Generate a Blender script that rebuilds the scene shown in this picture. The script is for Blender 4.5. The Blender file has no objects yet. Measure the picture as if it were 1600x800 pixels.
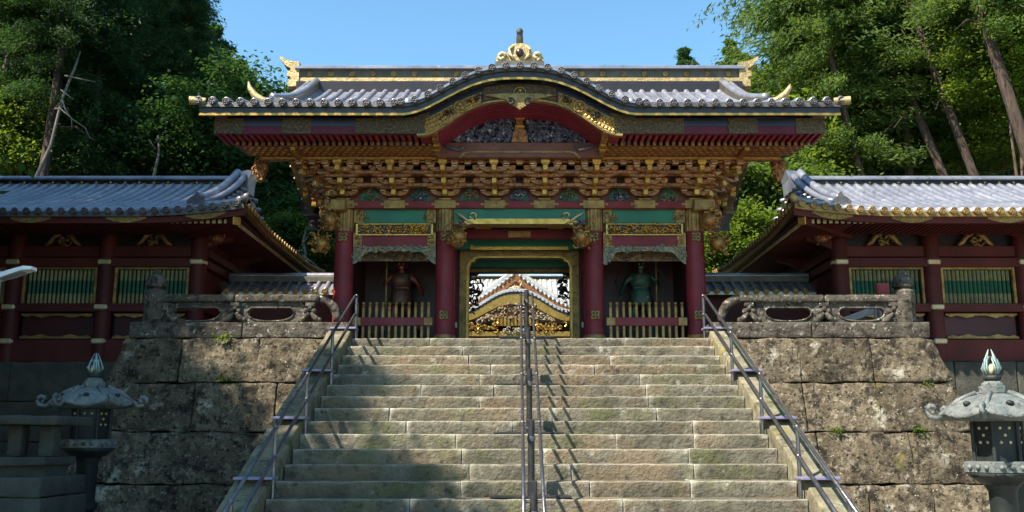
import bpy, bmesh, math, random
import numpy as np
from mathutils import Vector, Matrix, noise

R = math.radians
random.seed(7)
rng = np.random.default_rng(11)
sc = bpy.context.scene
COL = sc.collection

# ------------------------------------------------------------------ camera, sky, sun, exposure
# axes: X right, Y away from the viewer, Z up; the stair's top edge lies at Y = 0, Z = 0
CAM = Vector((0.0, -16.59, -1.76)); PITCH = math.atan(290 / 1500)
cam = bpy.data.cameras.new('camera'); camo = bpy.data.objects.new('camera', cam); COL.objects.link(camo)
camo.location = CAM; camo.rotation_euler = (R(90) + PITCH, 0, 0.0)
cam.sensor_width = 36.0; cam.lens = 36.0 * 1500 / 1600; cam.shift_x = -8 / 1600
cam.clip_start = 0.1; cam.clip_end = 3000
sc.camera = camo

SUN = Vector((-0.672, -0.50, 1.0)).normalized()          # towards the sun
world = bpy.data.worlds.new('World'); sc.world = world; world.use_nodes = True
wn = world.node_tree.nodes; wl = world.node_tree.links
bg = wn['Background']; sky = wn.new('ShaderNodeTexSky'); sky.sky_type = 'NISHITA'; sky.sun_disc = False
sky.sun_elevation = math.asin(SUN.z); sky.sun_rotation = math.atan2(SUN.x, SUN.y)
sky.air_density = 1.0; sky.dust_density = 0.7; sky.ozone_density = 3.5; sky.altitude = 600
tint = wn.new('ShaderNodeMix'); tint.data_type = 'RGBA'; tint.blend_type = 'MULTIPLY'; tint.inputs[0].default_value = 1.0
tint.inputs[7].default_value = (0.90, 1.17, 1.09, 1)      # clear mountain air, a touch more cyan
wl.new(sky.outputs[0], tint.inputs[6]); wl.new(tint.outputs[2], bg.inputs[0]); bg.inputs[1].default_value = 0.113
sl = bpy.data.lights.new('sun', 'SUN'); sl.energy = 5.0; sl.angle = R(0.53); sl.color = (1.0, 0.925, 0.80)
so = bpy.data.objects.new('sun', sl); COL.objects.link(so)
so.rotation_euler = (-SUN).to_track_quat('-Z', 'Y').to_euler(); so.location = SUN * 60
sc.view_settings.view_transform = 'Standard'; sc.view_settings.look = 'None'
sc.view_settings.exposure = 1.22; sc.view_settings.gamma = 1.0; sc.view_settings.use_curve_mapping = False
sc.cycles.max_bounces = 6; sc.cycles.diffuse_bounces = 3; sc.cycles.glossy_bounces = 3
sc.cycles.transmission_bounces = 3; sc.cycles.transparent_max_bounces = 6
sc.cycles.use_denoising = True

# ------------------------------------------------------------------ survey: photograph rows/columns -> metres at a known distance
def zz(py, Y): return CAM.z + (Y - CAM.y) * math.tan(math.atan((400 - py) / 1500) + PITCH)
def xx(px, Y, Z): return (px - 808) / 1500 * ((Y - CAM.y) * math.cos(PITCH) + (Z - CAM.z) * math.sin(PITCH))

# ------------------------------------------------------------------ materials
MATS = {}
def mat(name, c1, c2=None, scale=3.0, rough=0.6, metal=0.0, bump=0.0, bscale=30.0, patches=(), rnd=0.0, spec=0.5, detail=6.0, stretch=None, transl=None, vor=None, rvar=0.0, edge=None):
    m = bpy.data.materials.new(name); m.use_nodes = True; nt = m.node_tree; N = nt.nodes; L = nt.links
    b = N['Principled BSDF']; b.inputs['Roughness'].default_value = rough; b.inputs['Metallic'].default_value = metal
    b.inputs['Specular IOR Level'].default_value = spec
    geo = N.new('ShaderNodeNewGeometry'); pos = geo.outputs['Position']
    if stretch:
        mp = N.new('ShaderNodeMapping'); mp.inputs['Scale'].default_value = stretch; L.new(pos, mp.inputs[0]); pos = mp.outputs[0]
    def nz(s, d=detail, off=0.0, r=0.55):
        n = N.new('ShaderNodeTexNoise'); n.inputs['Scale'].default_value = s; n.inputs['Detail'].default_value = d; n.inputs['Roughness'].default_value = r
        if off:
            a = N.new('ShaderNodeVectorMath'); a.inputs[1].default_value = (off, off * 1.7, -off); L.new(pos, a.inputs[0]); L.new(a.outputs[0], n.inputs['Vector'])
        else: L.new(pos, n.inputs['Vector'])
        return n.outputs[0]
    def mr(x, lo, hi):
        r = N.new('ShaderNodeMapRange'); r.inputs[1].default_value = lo; r.inputs[2].default_value = hi; L.new(x, r.inputs[0]); return r.outputs[0]
    def mix(f, a, c):
        x = N.new('ShaderNodeMix'); x.data_type = 'RGBA'
        L.new(f, x.inputs[0])
        for s, k in ((a, 6), (c, 7)):
            if isinstance(s, tuple): x.inputs[k].default_value = (*s, 1)
            else: L.new(s, x.inputs[k])
        return x.outputs[2]
    c2 = c2 or tuple(v * 0.72 for v in c1)
    col = mix(mr(nz(scale), 0.35, 0.65), c1, c2)
    for k, (pc, ps, lo, hi) in enumerate(patches):
        col = mix(mr(nz(ps, 8.0, 3.1 + 5.3 * k, 0.65), lo, hi), col, pc)
    if vor:
        v = N.new('ShaderNodeTexVoronoi'); v.inputs['Scale'].default_value = vor[0]; v.feature = vor[3] if len(vor) > 3 else 'F1'; L.new(pos, v.inputs['Vector'])
        col = mix(mr(v.outputs['Distance'], vor[1][0], vor[1][1]), col, vor[2])
    if edge:
        col = mix(mr(geo.outputs['Pointiness'], edge[1], edge[2]), col, edge[0])
    if rnd:
        oi = N.new('ShaderNodeObjectInfo'); hv = N.new('ShaderNodeHueSaturation')
        L.new(mr(oi.outputs['Random'], 0, 1), hv.inputs['Value'])
        q = hv.inputs['Value'].links[0].from_node; q.inputs[3].default_value = 1 - rnd; q.inputs[4].default_value = 1 + rnd
        L.new(col, hv.inputs['Color']); col = hv.outputs[0]
    L.new(col, b.inputs['Base Color'])
    if rvar:
        rr = mr(nz(scale * 2.3, 5, 9.7), 0.3, 0.7); q = rr.node; q.inputs[3].default_value = max(0.05, rough - rvar); q.inputs[4].default_value = min(1, rough + rvar); L.new(rr, b.inputs['Roughness'])
    if bump:
        bp = N.new('ShaderNodeBump'); bp.inputs['Strength'].default_value = min(1.0, bump); bp.inputs['Distance'].default_value = 0.03 * max(1.0, bump)
        L.new(nz(bscale, 8.0, 1.3, 0.65), bp.inputs['Height']); L.new(bp.outputs[0], b.inputs['Normal'])
    if transl:
        t = N.new('ShaderNodeBsdfTranslucent'); L.new(mix(mr(nz(0.9), 0.3, 0.7), transl, tuple(v * 0.7 for v in transl)), t.inputs[0])
        ms = N.new('ShaderNodeMixShader'); ms.inputs[0].default_value = 0.38; L.new(b.outputs[0], ms.inputs[1]); L.new(t.outputs[0], ms.inputs[2])
        L.new(ms.outputs[0], N['Material Output'].inputs[0])
    MATS[name] = m; return m

mat('step_stone', (0.205, 0.182, 0.132), (0.098, 0.087, 0.062), 3.2, 0.9, bump=1.6, bscale=17, rnd=0.15, spec=0.2, detail=9.0, edge=((0.50, 0.46, 0.37), 0.525, 0.58),
    patches=(((0.125, 0.13, 0.055), 1.1, 0.52, 0.68), ((0.20, 0.15, 0.095), 0.8, 0.5, 0.62), ((0.07, 0.06, 0.045), 9, 0.54, 0.68), ((0.42, 0.39, 0.32), 5, 0.60, 0.75)))
mat('wall_stone', (0.185, 0.146, 0.096), (0.085, 0.066, 0.044), 5.5, 0.95, bump=1.8, bscale=15, rnd=0.25, spec=0.12, detail=12.0,
    patches=(((0.030, 0.025, 0.019), 3.4, 0.50, 0.62), ((0.26, 0.22, 0.155), 9, 0.55, 0.66), ((0.40, 0.36, 0.28), 2.3, 0.585, 0.68), ((0.025, 0.021, 0.016), 16, 0.545, 0.62), ((0.46, 0.42, 0.33), 19, 0.625, 0.68), ((0.19, 0.17, 0.03), 1.1, 0.62, 0.72)))
mat('kerb_stone', (0.265, 0.235, 0.155), (0.155, 0.135, 0.088), 3.0, 0.9, bump=1.2, bscale=20, rnd=0.1, spec=0.2,
    patches=(((0.28, 0.22, 0.03), 1.7, 0.58, 0.68), ((0.10, 0.10, 0.055), 3.5, 0.52, 0.64), ((0.06, 0.052, 0.038), 8, 0.56, 0.66), ((0.40, 0.37, 0.28), 6, 0.6, 0.7)))
mat('fence_stone', (0.145, 0.122, 0.095), (0.062, 0.052, 0.041), 5.0, 0.94, bump=1.6, bscale=18, rnd=0.12, spec=0.15, detail=9.0,
    patches=(((0.40, 0.37, 0.30), 8, 0.59, 0.66), ((0.028, 0.024, 0.02), 6, 0.52, 0.64), ((0.50, 0.47, 0.40), 18, 0.62, 0.68)))
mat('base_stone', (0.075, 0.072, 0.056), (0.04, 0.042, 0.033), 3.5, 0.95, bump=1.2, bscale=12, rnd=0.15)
mat('red_lacquer', (0.20, 0.026, 0.034), (0.135, 0.020, 0.026), 2.2, 0.5, bump=0.06, bscale=40, rnd=0.06, rvar=0.1, spec=0.25)
mat('wing_red', (0.105, 0.019, 0.017), (0.062, 0.013, 0.011), 1.5, 0.6, bump=0.12, bscale=30, rnd=0.08, spec=0.25)
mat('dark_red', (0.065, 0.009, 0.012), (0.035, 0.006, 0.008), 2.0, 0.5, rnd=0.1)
mat('maroon', (0.115, 0.014, 0.030), (0.075, 0.010, 0.022), 3, 0.5, rnd=0.08, spec=0.25)
mat('rafter_red', (0.24, 0.022, 0.042), (0.17, 0.017, 0.030), 2.0, 0.45, rnd=0.1)
mat('black_lacquer', (0.016, 0.014, 0.015), (0.03, 0.02, 0.018), 3, 0.35, rnd=0.1)
mat('navy_lacquer', (0.018, 0.022, 0.05), (0.012, 0.014, 0.03), 2, 0.4)
mat('green_lacquer', (0.012, 0.17, 0.095), (0.010, 0.13, 0.075), 1.6, 0.5, rnd=0.05)
mat('window_green', (0.012, 0.115, 0.055), (0.010, 0.085, 0.042), 3, 0.5, rnd=0.12)
mat('gold', (0.62, 0.37, 0.09), (0.44, 0.24, 0.055), 9, 0.36, 0.85, bump=0.25, bscale=45, rnd=0.12, rvar=0.12)
mat('dull_gold', (0.40, 0.26, 0.085), (0.22, 0.135, 0.05), 6, 0.5, 0.55, bump=0.35, bscale=50, rnd=0.12, patches=(((0.10, 0.07, 0.04), 14, 0.55, 0.66),))
mat('pattern_gold', (0.15, 0.105, 0.05), (0.045, 0.03, 0.022), 34, 0.5, 0.35, bump=0.9, bscale=30, rnd=0.08, patches=(((0.30, 0.22, 0.09), 26, 0.58, 0.64),))
mat('chased_gold', (0.42, 0.28, 0.09), (0.20, 0.125, 0.045), 24, 0.45, 0.5, bump=0.9, bscale=34, rnd=0.08)
mat('pale_gold', (0.66, 0.55, 0.32), (0.50, 0.40, 0.22), 5, 0.45, 0.35, bump=0.2, bscale=30, rnd=0.08)
mat('slat_gold', (0.26, 0.235, 0.11), (0.17, 0.155, 0.07), 8, 0.5, 0.25, rnd=0.15)
mat('bracket_wood', (0.40, 0.185, 0.06), (0.20, 0.075, 0.030), 16, 0.42, 0.35, bump=0.4, bscale=30, rnd=0.2, patches=(((0.09, 0.022, 0.018), 21, 0.54, 0.60), ((0.62, 0.40, 0.13), 27, 0.60, 0.66)))
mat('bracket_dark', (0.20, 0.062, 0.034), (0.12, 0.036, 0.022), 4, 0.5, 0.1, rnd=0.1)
mat('carving', (0.34, 0.20, 0.07), (0.05, 0.10, 0.085), 13, 0.5, 0.2, bump=0.5, bscale=60, rnd=0.1,
    patches=(((0.30, 0.05, 0.03), 15, 0.56, 0.62), ((0.45, 0.44, 0.40), 19, 0.60, 0.65), ((0.05, 0.07, 0.20), 12, 0.58, 0.64)))
mat('carving_gold', (0.46, 0.27, 0.075), (0.22, 0.11, 0.04), 11, 0.45, 0.5, bump=0.4, bscale=60, rnd=0.1, patches=(((0.05, 0.12, 0.08), 13, 0.60, 0.66), ((0.28, 0.06, 0.03), 17, 0.60, 0.66)))
mat('carving_blue', (0.15, 0.15, 0.24), (0.04, 0.05, 0.09), 9, 0.55, 0.1, bump=0.4, bscale=60, rnd=0.1,
    patches=(((0.55, 0.53, 0.52), 11, 0.57, 0.63), ((0.16, 0.05, 0.05), 15, 0.58, 0.63), ((0.05, 0.13, 0.08), 13, 0.60, 0.66)))
mat('carving_pale', (0.28, 0.29, 0.23), (0.16, 0.18, 0.14), 12, 0.6, 0.0, bump=0.4, bscale=60, patches=(((0.42, 0.25, 0.07), 10, 0.55, 0.62), ((0.20, 0.04, 0.03), 15, 0.60, 0.66)))
mat('roof_copper', (0.30, 0.305, 0.345), (0.205, 0.21, 0.25), 1.6, 0.36, 0.45, bump=0.12, bscale=14, rnd=0.10, rvar=0.14, patches=(((0.44, 0.44, 0.46), 4, 0.58, 0.72), ((0.15, 0.15, 0.17), 5, 0.56, 0.68)))
mat('tile_disc', (0.13, 0.125, 0.125), (0.075, 0.07, 0.072), 6, 0.45, 0.5, bump=0.5, bscale=60, rnd=0.15)
mat('ridge_bronze', (0.125, 0.115, 0.085), (0.08, 0.073, 0.055), 5, 0.55, 0.3, bump=0.25, bscale=22, rnd=0.06)
mat('ridge_gold', (0.50, 0.37, 0.17), (0.30, 0.22, 0.10), 8, 0.45, 0.35, bump=0.7, bscale=26, rnd=0.05)
mat('far_roof', (0.52, 0.53, 0.54), (0.40, 0.41, 0.42), 2, 0.45, 0.2, rnd=0.06)
mat('rail_metal', (0.20, 0.19, 0.20), (0.13, 0.125, 0.135), 9, 0.34, 0.8, bump=0.08, bscale=60, rvar=0.1)
mat('dark_pole', (0.028, 0.026, 0.028), (0.05, 0.045, 0.045), 8, 0.4, 0.4, rvar=0.1)
mat('anchor_plate', (0.26, 0.24, 0.36), (0.20, 0.19, 0.29), 5, 0.5, 0.25, bump=0.1, bscale=30)
mat('lantern_bronze', (0.20, 0.21, 0.195), (0.115, 0.125, 0.12), 9, 0.6, 0.2, bump=0.7, bscale=30, rnd=0.06, detail=9.0, patches=(((0.045, 0.055, 0.05), 9, 0.54, 0.64), ((0.10, 0.14, 0.13), 5, 0.56, 0.68), ((0.40, 0.40, 0.38), 9, 0.6, 0.72)))
mat('lantern_dark', (0.025, 0.03, 0.028), (0.015, 0.018, 0.017), 6, 0.6, 0.2, bump=0.3, bscale=26)
mat('verdigris', (0.34, 0.44, 0.42), (0.18, 0.26, 0.25), 12, 0.6, 0.1, bump=0.3, bscale=40)
mat('lamp_white', (0.72, 0.72, 0.70), (0.62, 0.62, 0.60), 4, 0.4, 0.0)
mat('lamp_grey', (0.32, 0.33, 0.33), (0.26, 0.27, 0.27), 4, 0.45, 0.4)
mat('sign_red', (0.36, 0.045, 0.045), (0.27, 0.035, 0.035), 9, 0.6, bump=0.2, bscale=30)
mat('sign_pale', (0.55, 0.50, 0.46), (0.44, 0.39, 0.35), 7, 0.7)
mat('statue_red', (0.20, 0.026, 0.016), (0.11, 0.018, 0.011), 10, 0.5)
mat('statue_green', (0.011, 0.05, 0.030), (0.007, 0.032, 0.02), 10, 0.5)
mat('statue_cloth', (0.17, 0.06, 0.03), (0.06, 0.03, 0.02), 14, 0.55, 0.3, patches=(((0.06, 0.12, 0.10), 9, 0.55, 0.63),))
mat('statue_grey', (0.035, 0.085, 0.055), (0.025, 0.05, 0.035), 14, 0.6, patches=(((0.30, 0.18, 0.05), 9, 0.58, 0.65),))
mat('paving', (0.24, 0.22, 0.18), (0.17, 0.155, 0.125), 2.0, 0.92, bump=0.6, bscale=20)
mat('gravel', (0.29, 0.26, 0.21), (0.21, 0.19, 0.155), 3.0, 0.95, bump=0.6, bscale=60)
mat('soil', (0.085, 0.070, 0.045), (0.05, 0.055, 0.025), 0.7, 0.97, bump=0.8, bscale=4, patches=(((0.05, 0.085, 0.022), 0.35, 0.5, 0.62),))
mat('bark', (0.105, 0.068, 0.048), (0.045, 0.030, 0.023), 3.0, 0.95, bump=1.0, bscale=9, rnd=0.25, stretch=(4, 4, 0.5), patches=(((0.20, 0.165, 0.135), 2.4, 0.58, 0.72), ((0.022, 0.016, 0.012), 3.6, 0.54, 0.62)))
mat('dead_wood', (0.21, 0.18, 0.145), (0.13, 0.11, 0.09), 5, 0.9, bump=0.5, bscale=20, stretch=(3, 3, 0.5))
mat('leaf_cedar', (0.036, 0.082, 0.024), (0.024, 0.058, 0.022), 0.45, 0.62, rnd=0.22, spec=0.25, transl=(0.09, 0.19, 0.025))
mat('leaf_hinoki', (0.085, 0.135, 0.026), (0.050, 0.092, 0.024), 0.8, 0.6, rnd=0.25, spec=0.2, transl=(0.25, 0.36, 0.04))
mat('leaf_maple', (0.110, 0.170, 0.020), (0.070, 0.125, 0.018), 0.8, 0.55, rnd=0.2, spec=0.25, transl=(0.36, 0.50, 0.04))
mat('moss', (0.17, 0.19, 0.022), (0.11, 0.12, 0.02), 8, 0.95, rnd=0.1)

# ------------------------------------------------------------------ mesh helpers
class MB:
    def __init__(s): s.v = []; s.f = []
    def add(s, vs, fs):
        o = len(s.v); s.v += [tuple(p) for p in vs]; s.f += [tuple(i + o for i in f) for f in fs]; return s
    def box(s, x0, x1, y0, y1, z0, z1):
        return s.add([(x0,y0,z0),(x1,y0,z0),(x1,y1,z0),(x0,y1,z0),(x0,y0,z1),(x1,y0,z1),(x1,y1,z1),(x0,y1,z1)],
                     [(0,3,2,1),(4,5,6,7),(0,1,5,4),(1,2,6,5),(2,3,7,6),(3,0,4,7)])
    def cbox(s, x0, x1, y0, y1, z0, z1, c=0.01):
        lo = (x0,y0,z0); hi = (x1,y1,z1); vs = []; idx = {}
        for a in (0,1):
            for b in (0,1):
                for d in (0,1):
                    for k in range(3):
                        p = []
                        for ax, sg in enumerate((a,b,d)):
                            e = hi[ax] if sg else lo[ax]
                            if ax != k: e += -c if sg else c
                            p.append(e)
                        idx[(a,b,d,k)] = len(vs); vs.append(tuple(p))
        fs = []
        for k in range(3):
            o = [i for i in range(3) if i != k]
            for sg in (0,1):
                q = []
                for u, w in ((0,0),(1,0),(1,1),(0,1)):
                    t = [0,0,0]; t[k] = sg; t[o[0]] = u; t[o[1]] = w; q.append(idx[(*t,k)])
                fs.append(tuple(q))
        for k in range(3):
            o = [i for i in range(3) if i != k]
            for u in (0,1):
                for w in (0,1):
                    t0 = [0,0,0]; t1 = [0,0,0]; t0[o[0]] = t1[o[0]] = u; t0[o[1]] = t1[o[1]] = w; t1[k] = 1
                    fs.append((idx[(*t0,o[0])], idx[(*t1,o[0])], idx[(*t1,o[1])], idx[(*t0,o[1])]))
        for a in (0,1):
            for b in (0,1):
                for d in (0,1): fs.append((idx[(a,b,d,0)], idx[(a,b,d,1)], idx[(a,b,d,2)]))
        return s.add(vs, fs)
    def prism(s, poly, axis, a, b):
        n = len(poly)
        def P(p, t): return (t,p[0],p[1]) if axis == 'x' else (p[0],t,p[1]) if axis == 'y' else (p[0],p[1],t)
        return s.add([P(p,a) for p in poly] + [P(p,b) for p in poly],
                     [tuple(range(n))[::-1], tuple(range(n,2*n))] + [(i,(i+1)%n,n+(i+1)%n,n+i) for i in range(n)])
    def strip(s, up, lo, axis, a, b):            # band between two polylines, extruded
        n = len(up)
        def P(p, t): return (t,p[0],p[1]) if axis == 'x' else (p[0],t,p[1])
        vs = [P(p,a) for p in up] + [P(p,a) for p in lo] + [P(p,b) for p in up] + [P(p,b) for p in lo]; fs = []
        for i in range(n-1):
            fs += [(i,i+1,n+i+1,n+i),(2*n+i,3*n+i,3*n+i+1,2*n+i+1),(i,2*n+i,2*n+i+1,i+1),(n+i,n+i+1,3*n+i+1,3*n+i)]
        fs += [(0,n,3*n,2*n),(n-1,3*n-1,4*n-1,2*n-1)]
        return s.add(vs, fs)
    def tube(s, pts, r, n=8, cap=True, squash=1.0, up=(0,0,1)):
        pts = [Vector(p) for p in pts]; k = len(pts); rs = r if isinstance(r, (list,tuple)) else [r]*k
        vs = []; fs = []
        for i, p in enumerate(pts):
            d = (pts[min(i+1,k-1)] - pts[max(i-1,0)]).normalized()
            u = Vector(up)
            if abs(d.dot(u)) > 0.95: u = Vector((1,0,0))
            a = d.cross(u).normalized(); b = a.cross(d).normalized()
            for j in range(n):
                t = 2*math.pi*j/n; vs.append(p + a*rs[i]*math.cos(t) + b*rs[i]*squash*math.sin(t))
        for i in range(k-1):
            for j in range(n): fs.append((i*n+j, i*n+(j+1)%n, (i+1)*n+(j+1)%n, (i+1)*n+j))
        if cap: fs += [tuple(range(n))[::-1], tuple(range((k-1)*n, k*n))]
        return s.add(vs, fs)
    def lathe(s, prof, n=20, c=(0,0,0), lobes=0, amp=0.0):
        vs = []; fs = []; k = len(prof)
        for i, (r, z) in enumerate(prof):
            for j in range(n):
                t = 2*math.pi*j/n; q = r*(1 + amp*math.cos(lobes*t) if lobes else 1)
                vs.append((c[0]+q*math.cos(t), c[1]+q*math.sin(t), c[2]+z))
        for i in range(k-1):
            for j in range(n): fs.append((i*n+j, i*n+(j+1)%n, (i+1)*n+(j+1)%n, (i+1)*n+j))
        fs += [tuple(range(n))[::-1], tuple(range((k-1)*n, k*n))]
        return s.add(vs, fs)
    def ball(s, c, r, n=8, m=6):
        r = r if isinstance(r, (list,tuple)) else (r,r,r); vs = []; fs = []
        for i in range(1, m):
            ph = math.pi*i/m
            for j in range(n):
                t = 2*math.pi*j/n; vs.append((c[0]+r[0]*math.sin(ph)*math.cos(t), c[1]+r[1]*math.sin(ph)*math.sin(t), c[2]+r[2]*math.cos(ph)))
        a = len(vs); vs += [(c[0],c[1],c[2]+r[2]), (c[0],c[1],c[2]-r[2])]
        for i in range(m-2):
            for j in range(n): fs.append((i*n+j, (i+1)*n+j, (i+1)*n+(j+1)%n, i*n+(j+1)%n))
        for j in range(n): fs += [(a, j, (j+1)%n), (a+1, (m-2)*n+(j+1)%n, (m-2)*n+j)]
        return s.add(vs, fs)
    def grid(s, fn, nu, nv):
        vs = [fn(i/nu, j/nv) for i in range(nu+1) for j in range(nv+1)]
        return s.add(vs, [(i*(nv+1)+j, (i+1)*(nv+1)+j, (i+1)*(nv+1)+j+1, i*(nv+1)+j+1) for i in range(nu) for j in range(nv)])
    def move(s, M): s.v = [tuple(M @ Vector(p)) for p in s.v]; return s
    def mesh(s, name, smooth=False):
        me = bpy.data.meshes.new(name); me.from_pydata(s.v, [], s.f)
        bm = bmesh.new(); bm.from_mesh(me); bmesh.ops.recalc_face_normals(bm, faces=bm.faces); bm.to_mesh(me); bm.free()
        if smooth: me.polygons.foreach_set('use_smooth', [True]*len(me.polygons))
        return me

def W(o): return Vector(o.get('_w', (0,0,0)))
def obj(name, g, m, parent=None, loc=(0,0,0), rot=(0,0,0), smooth=False, auto=None, kind=None):
    me = g.mesh(name, smooth) if isinstance(g, MB) else g
    if not me.materials: me.materials.append(MATS[m])
    o = bpy.data.objects.new(name, me); COL.objects.link(o)
    loc = Vector(loc); o['_w'] = tuple(loc)
    if parent is not None: o.parent = parent; loc = loc - W(parent)
    o.location = loc; o.rotation_euler = rot
    if auto is not None:
        me.polygons.foreach_set('use_smooth', [True]*len(me.polygons)); me.set_sharp_from_angle(angle=R(auto))
    if kind: o['kind'] = kind
    return o
def thing(name, label, cat, loc=(0,0,0), group=None):
    o = bpy.data.objects.new(name, None); COL.objects.link(o); o.empty_display_size = 0.2
    o.location = loc; o['_w'] = tuple(loc); o['label'] = label; o['category'] = cat
    if group: o['group'] = group
    return o
def tag(o, label, cat, group=None):
    o['label'] = label; o['category'] = cat
    if group: o['group'] = group
    return o
def struct(name, g, m): return obj(name, g, m, kind='structure')

def stone_mesh(sx, sy, sz, step=0.09, r=0.015, amp=0.008, fr=5.0, seed=0, shape=None):
    """rough rounded block centred on the origin; shape(p) warps it afterwards"""
    def ticks(h):
        n = max(2, int(round(2*h/step))); return sorted(set([-h, -h+r] + [-h+r+(2*h-2*r)*i/n for i in range(1,n)] + [h-r, h]))
    H = (sx/2, sy/2, sz/2); T = [ticks(h) for h in H]; vid = {}; vs = []; fs = []
    def V(p):
        k = tuple(round(c,5) for c in p)
        if k in vid: return vid[k]
        q = Vector([max(-H[i]+r, min(H[i]-r, p[i])) for i in range(3)]); d = Vector(p) - q
        if d.length > 1e-6: w = q + d.normalized()*r
        else: w = Vector(p)
        nn = noise.noise_vector(w*fr + Vector((seed*3.7, seed*1.3, -seed*2.1))) * amp + noise.noise_vector(w*fr*3.1 + Vector((seed, 0, seed))) * amp * 0.5
        w = w + nn
        if shape: w = shape(w)
        vid[k] = len(vs); vs.append(tuple(w)); return vid[k]
    for k in range(3):
        o = [i for i in range(3) if i != k]
        for sg in (-1,1):
            A, B = T[o[0]], T[o[1]]
            for i in range(len(A)-1):
                for j in range(len(B)-1):
                    q = []
                    for u, w in ((A[i],B[j]),(A[i+1],B[j]),(A[i+1],B[j+1]),(A[i],B[j+1])):
                        p = [0,0,0]; p[k] = sg*H[k]; p[o[0]] = u; p[o[1]] = w; q.append(V(p))
                    fs.append(tuple(q))
    mb = MB(); mb.add(vs, fs); return mb

def carve(mb, pt, n, size, seed=1, depth=0.03):
    """relief carving: overlapping curls, petals and bosses; pt(rand) gives a point on the panel and its depth direction is -Y"""
    rr = random.Random(seed)
    for i in range(n):
        p = Vector(pt(rr)); s = size*rr.uniform(0.6, 1.4); k = rr.random()
        if k < 0.45:
            a0 = rr.uniform(0, 6.28); sg = rr.choice((-1,1)); pts = []; rad = []
            for t in range(6):
                a = a0 + sg*t*0.75; q = s*(1.25 - 0.2*t)
                pts.append(p + Vector((q*math.cos(a), -depth*rr.uniform(0.3,1.0), q*math.sin(a)))); rad.append(s*(0.36 - 0.05*t))
            mb.tube(pts, rad, 5)
        elif k < 0.8:
            a = rr.uniform(0, 6.28); d = Vector((math.cos(a), 0, math.sin(a)))
            pts = [p - d*s + Vector((0,-depth*0.2,0)), p + Vector((0,-depth*rr.uniform(0.6,1.3),0)), p + d*s + Vector((0,-depth*0.2,0))]
            mb.tube(pts, [s*0.12, s*0.55, s*0.08], 5, squash=0.7)
        else:
            mb.ball(p + Vector((0,-depth*0.5,0)), (s*0.55, depth*0.9, s*0.5), 6, 4)
    return mb

# ------------------------------------------------------------------ the setting
T, RS = 0.41, 0.185                        # tread and riser
SXL, SXR, SXC = -2.87, 3.32, 0.22          # stair edges and centre line
NST = 18; GZ = -NST*RS
def hill(x, y):
    side = max(0.0, abs(x) - 9.0); back = max(0.0, y - 13.0)
    h = 0.30*side*min(1, max(0, (y-6)/8)) + 0.20*max(0, y-26) + 0.16*back*min(1, side/6)
    return min(h, 26) + 0.25*noise.noise(Vector((x*0.2, y*0.2, 0)))*min(1, back/3+side/4)
struct('ground', MB().add([(-120,-140,GZ),(120,-140,GZ),(120,3.2,GZ),(-120,3.2,GZ)], [(0,1,2,3)]), 'gravel')
struct('terrace', MB().box(-7.0, 7.0, 0.45, 3.0, -1.5, -0.004).box(-16, 16, 3.0, 8.6, -1.5, -0.004), 'paving')
hb = MB()
def hf(u, v):
    x = -95 + 190*u; y = 8.5 + 150*v*v + 4*v
    return (x, y, -0.05 + hill(x, y))
hb.grid(hf, 76, 50); hb.add([(-95,2.6,-0.05),(-16,2.6,-0.05),(-16,8.5,-0.05),(-95,8.5,-0.05)],[(0,1,2,3)]); hb.add([(95,2.6,-0.05),(16,2.6,-0.05),(16,8.5,-0.05),(95,8.5,-0.05)],[(3,2,1,0)])
hb.add([(-95,2.6,-0.05),(-16,2.6,-0.05),(-16,2.6,-3.6),(-95,2.6,-3.6)],[(0,1,2,3)]); hb.add([(95,2.6,-0.05),(16,2.6,-0.05),(16,2.6,-3.6),(95,2.6,-3.6)],[(3,2,1,0)])
struct('hillside', hb, 'soil')

# ------------------------------------------------------------------ stone staircase, block by block
stair = thing('stone_staircase', 'broad flight of worn tan stone steps climbing to the gate', 'staircase', (SXC, -NST*T/2, GZ))
rs = random.Random(3)
for i in range(0, NST):
    z1 = -i*RS; yf = -i*T; x = SXL; k = 0
    cuts = [SXL]
    while cuts[-1] < SXR - 0.9: cuts.append(cuts[-1] + rs.uniform(1.0, 2.5))
    cuts[-1] = SXR
    if len(cuts) > 2 and cuts[-1]-cuts[-2] < 0.6: cuts.pop(-2)
    for a, b in zip(cuts[:-1], cuts[1:]):
        dy = rs.uniform(-0.008, 0.008); dz = rs.uniform(-0.005, 0.004)
        g = stone_mesh(b-a-0.005, 0.62, RS+0.04, 0.075, 0.014, 0.010, 6.0, rs.uniform(0, 99))
        obj('step_stone', g, 'step_stone', stair, ((a+b)/2, yf+0.31+dy, z1-(RS+0.04)/2+dz), auto=50)
obj('core', MB().prism([(0.5,-0.14),(0.5,GZ-0.1),(-NST*T+0.5,GZ-0.1),(-NST*T+0.5,GZ-0.02)], 'x', SXL, SXR), 'base_stone', stair)

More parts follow.
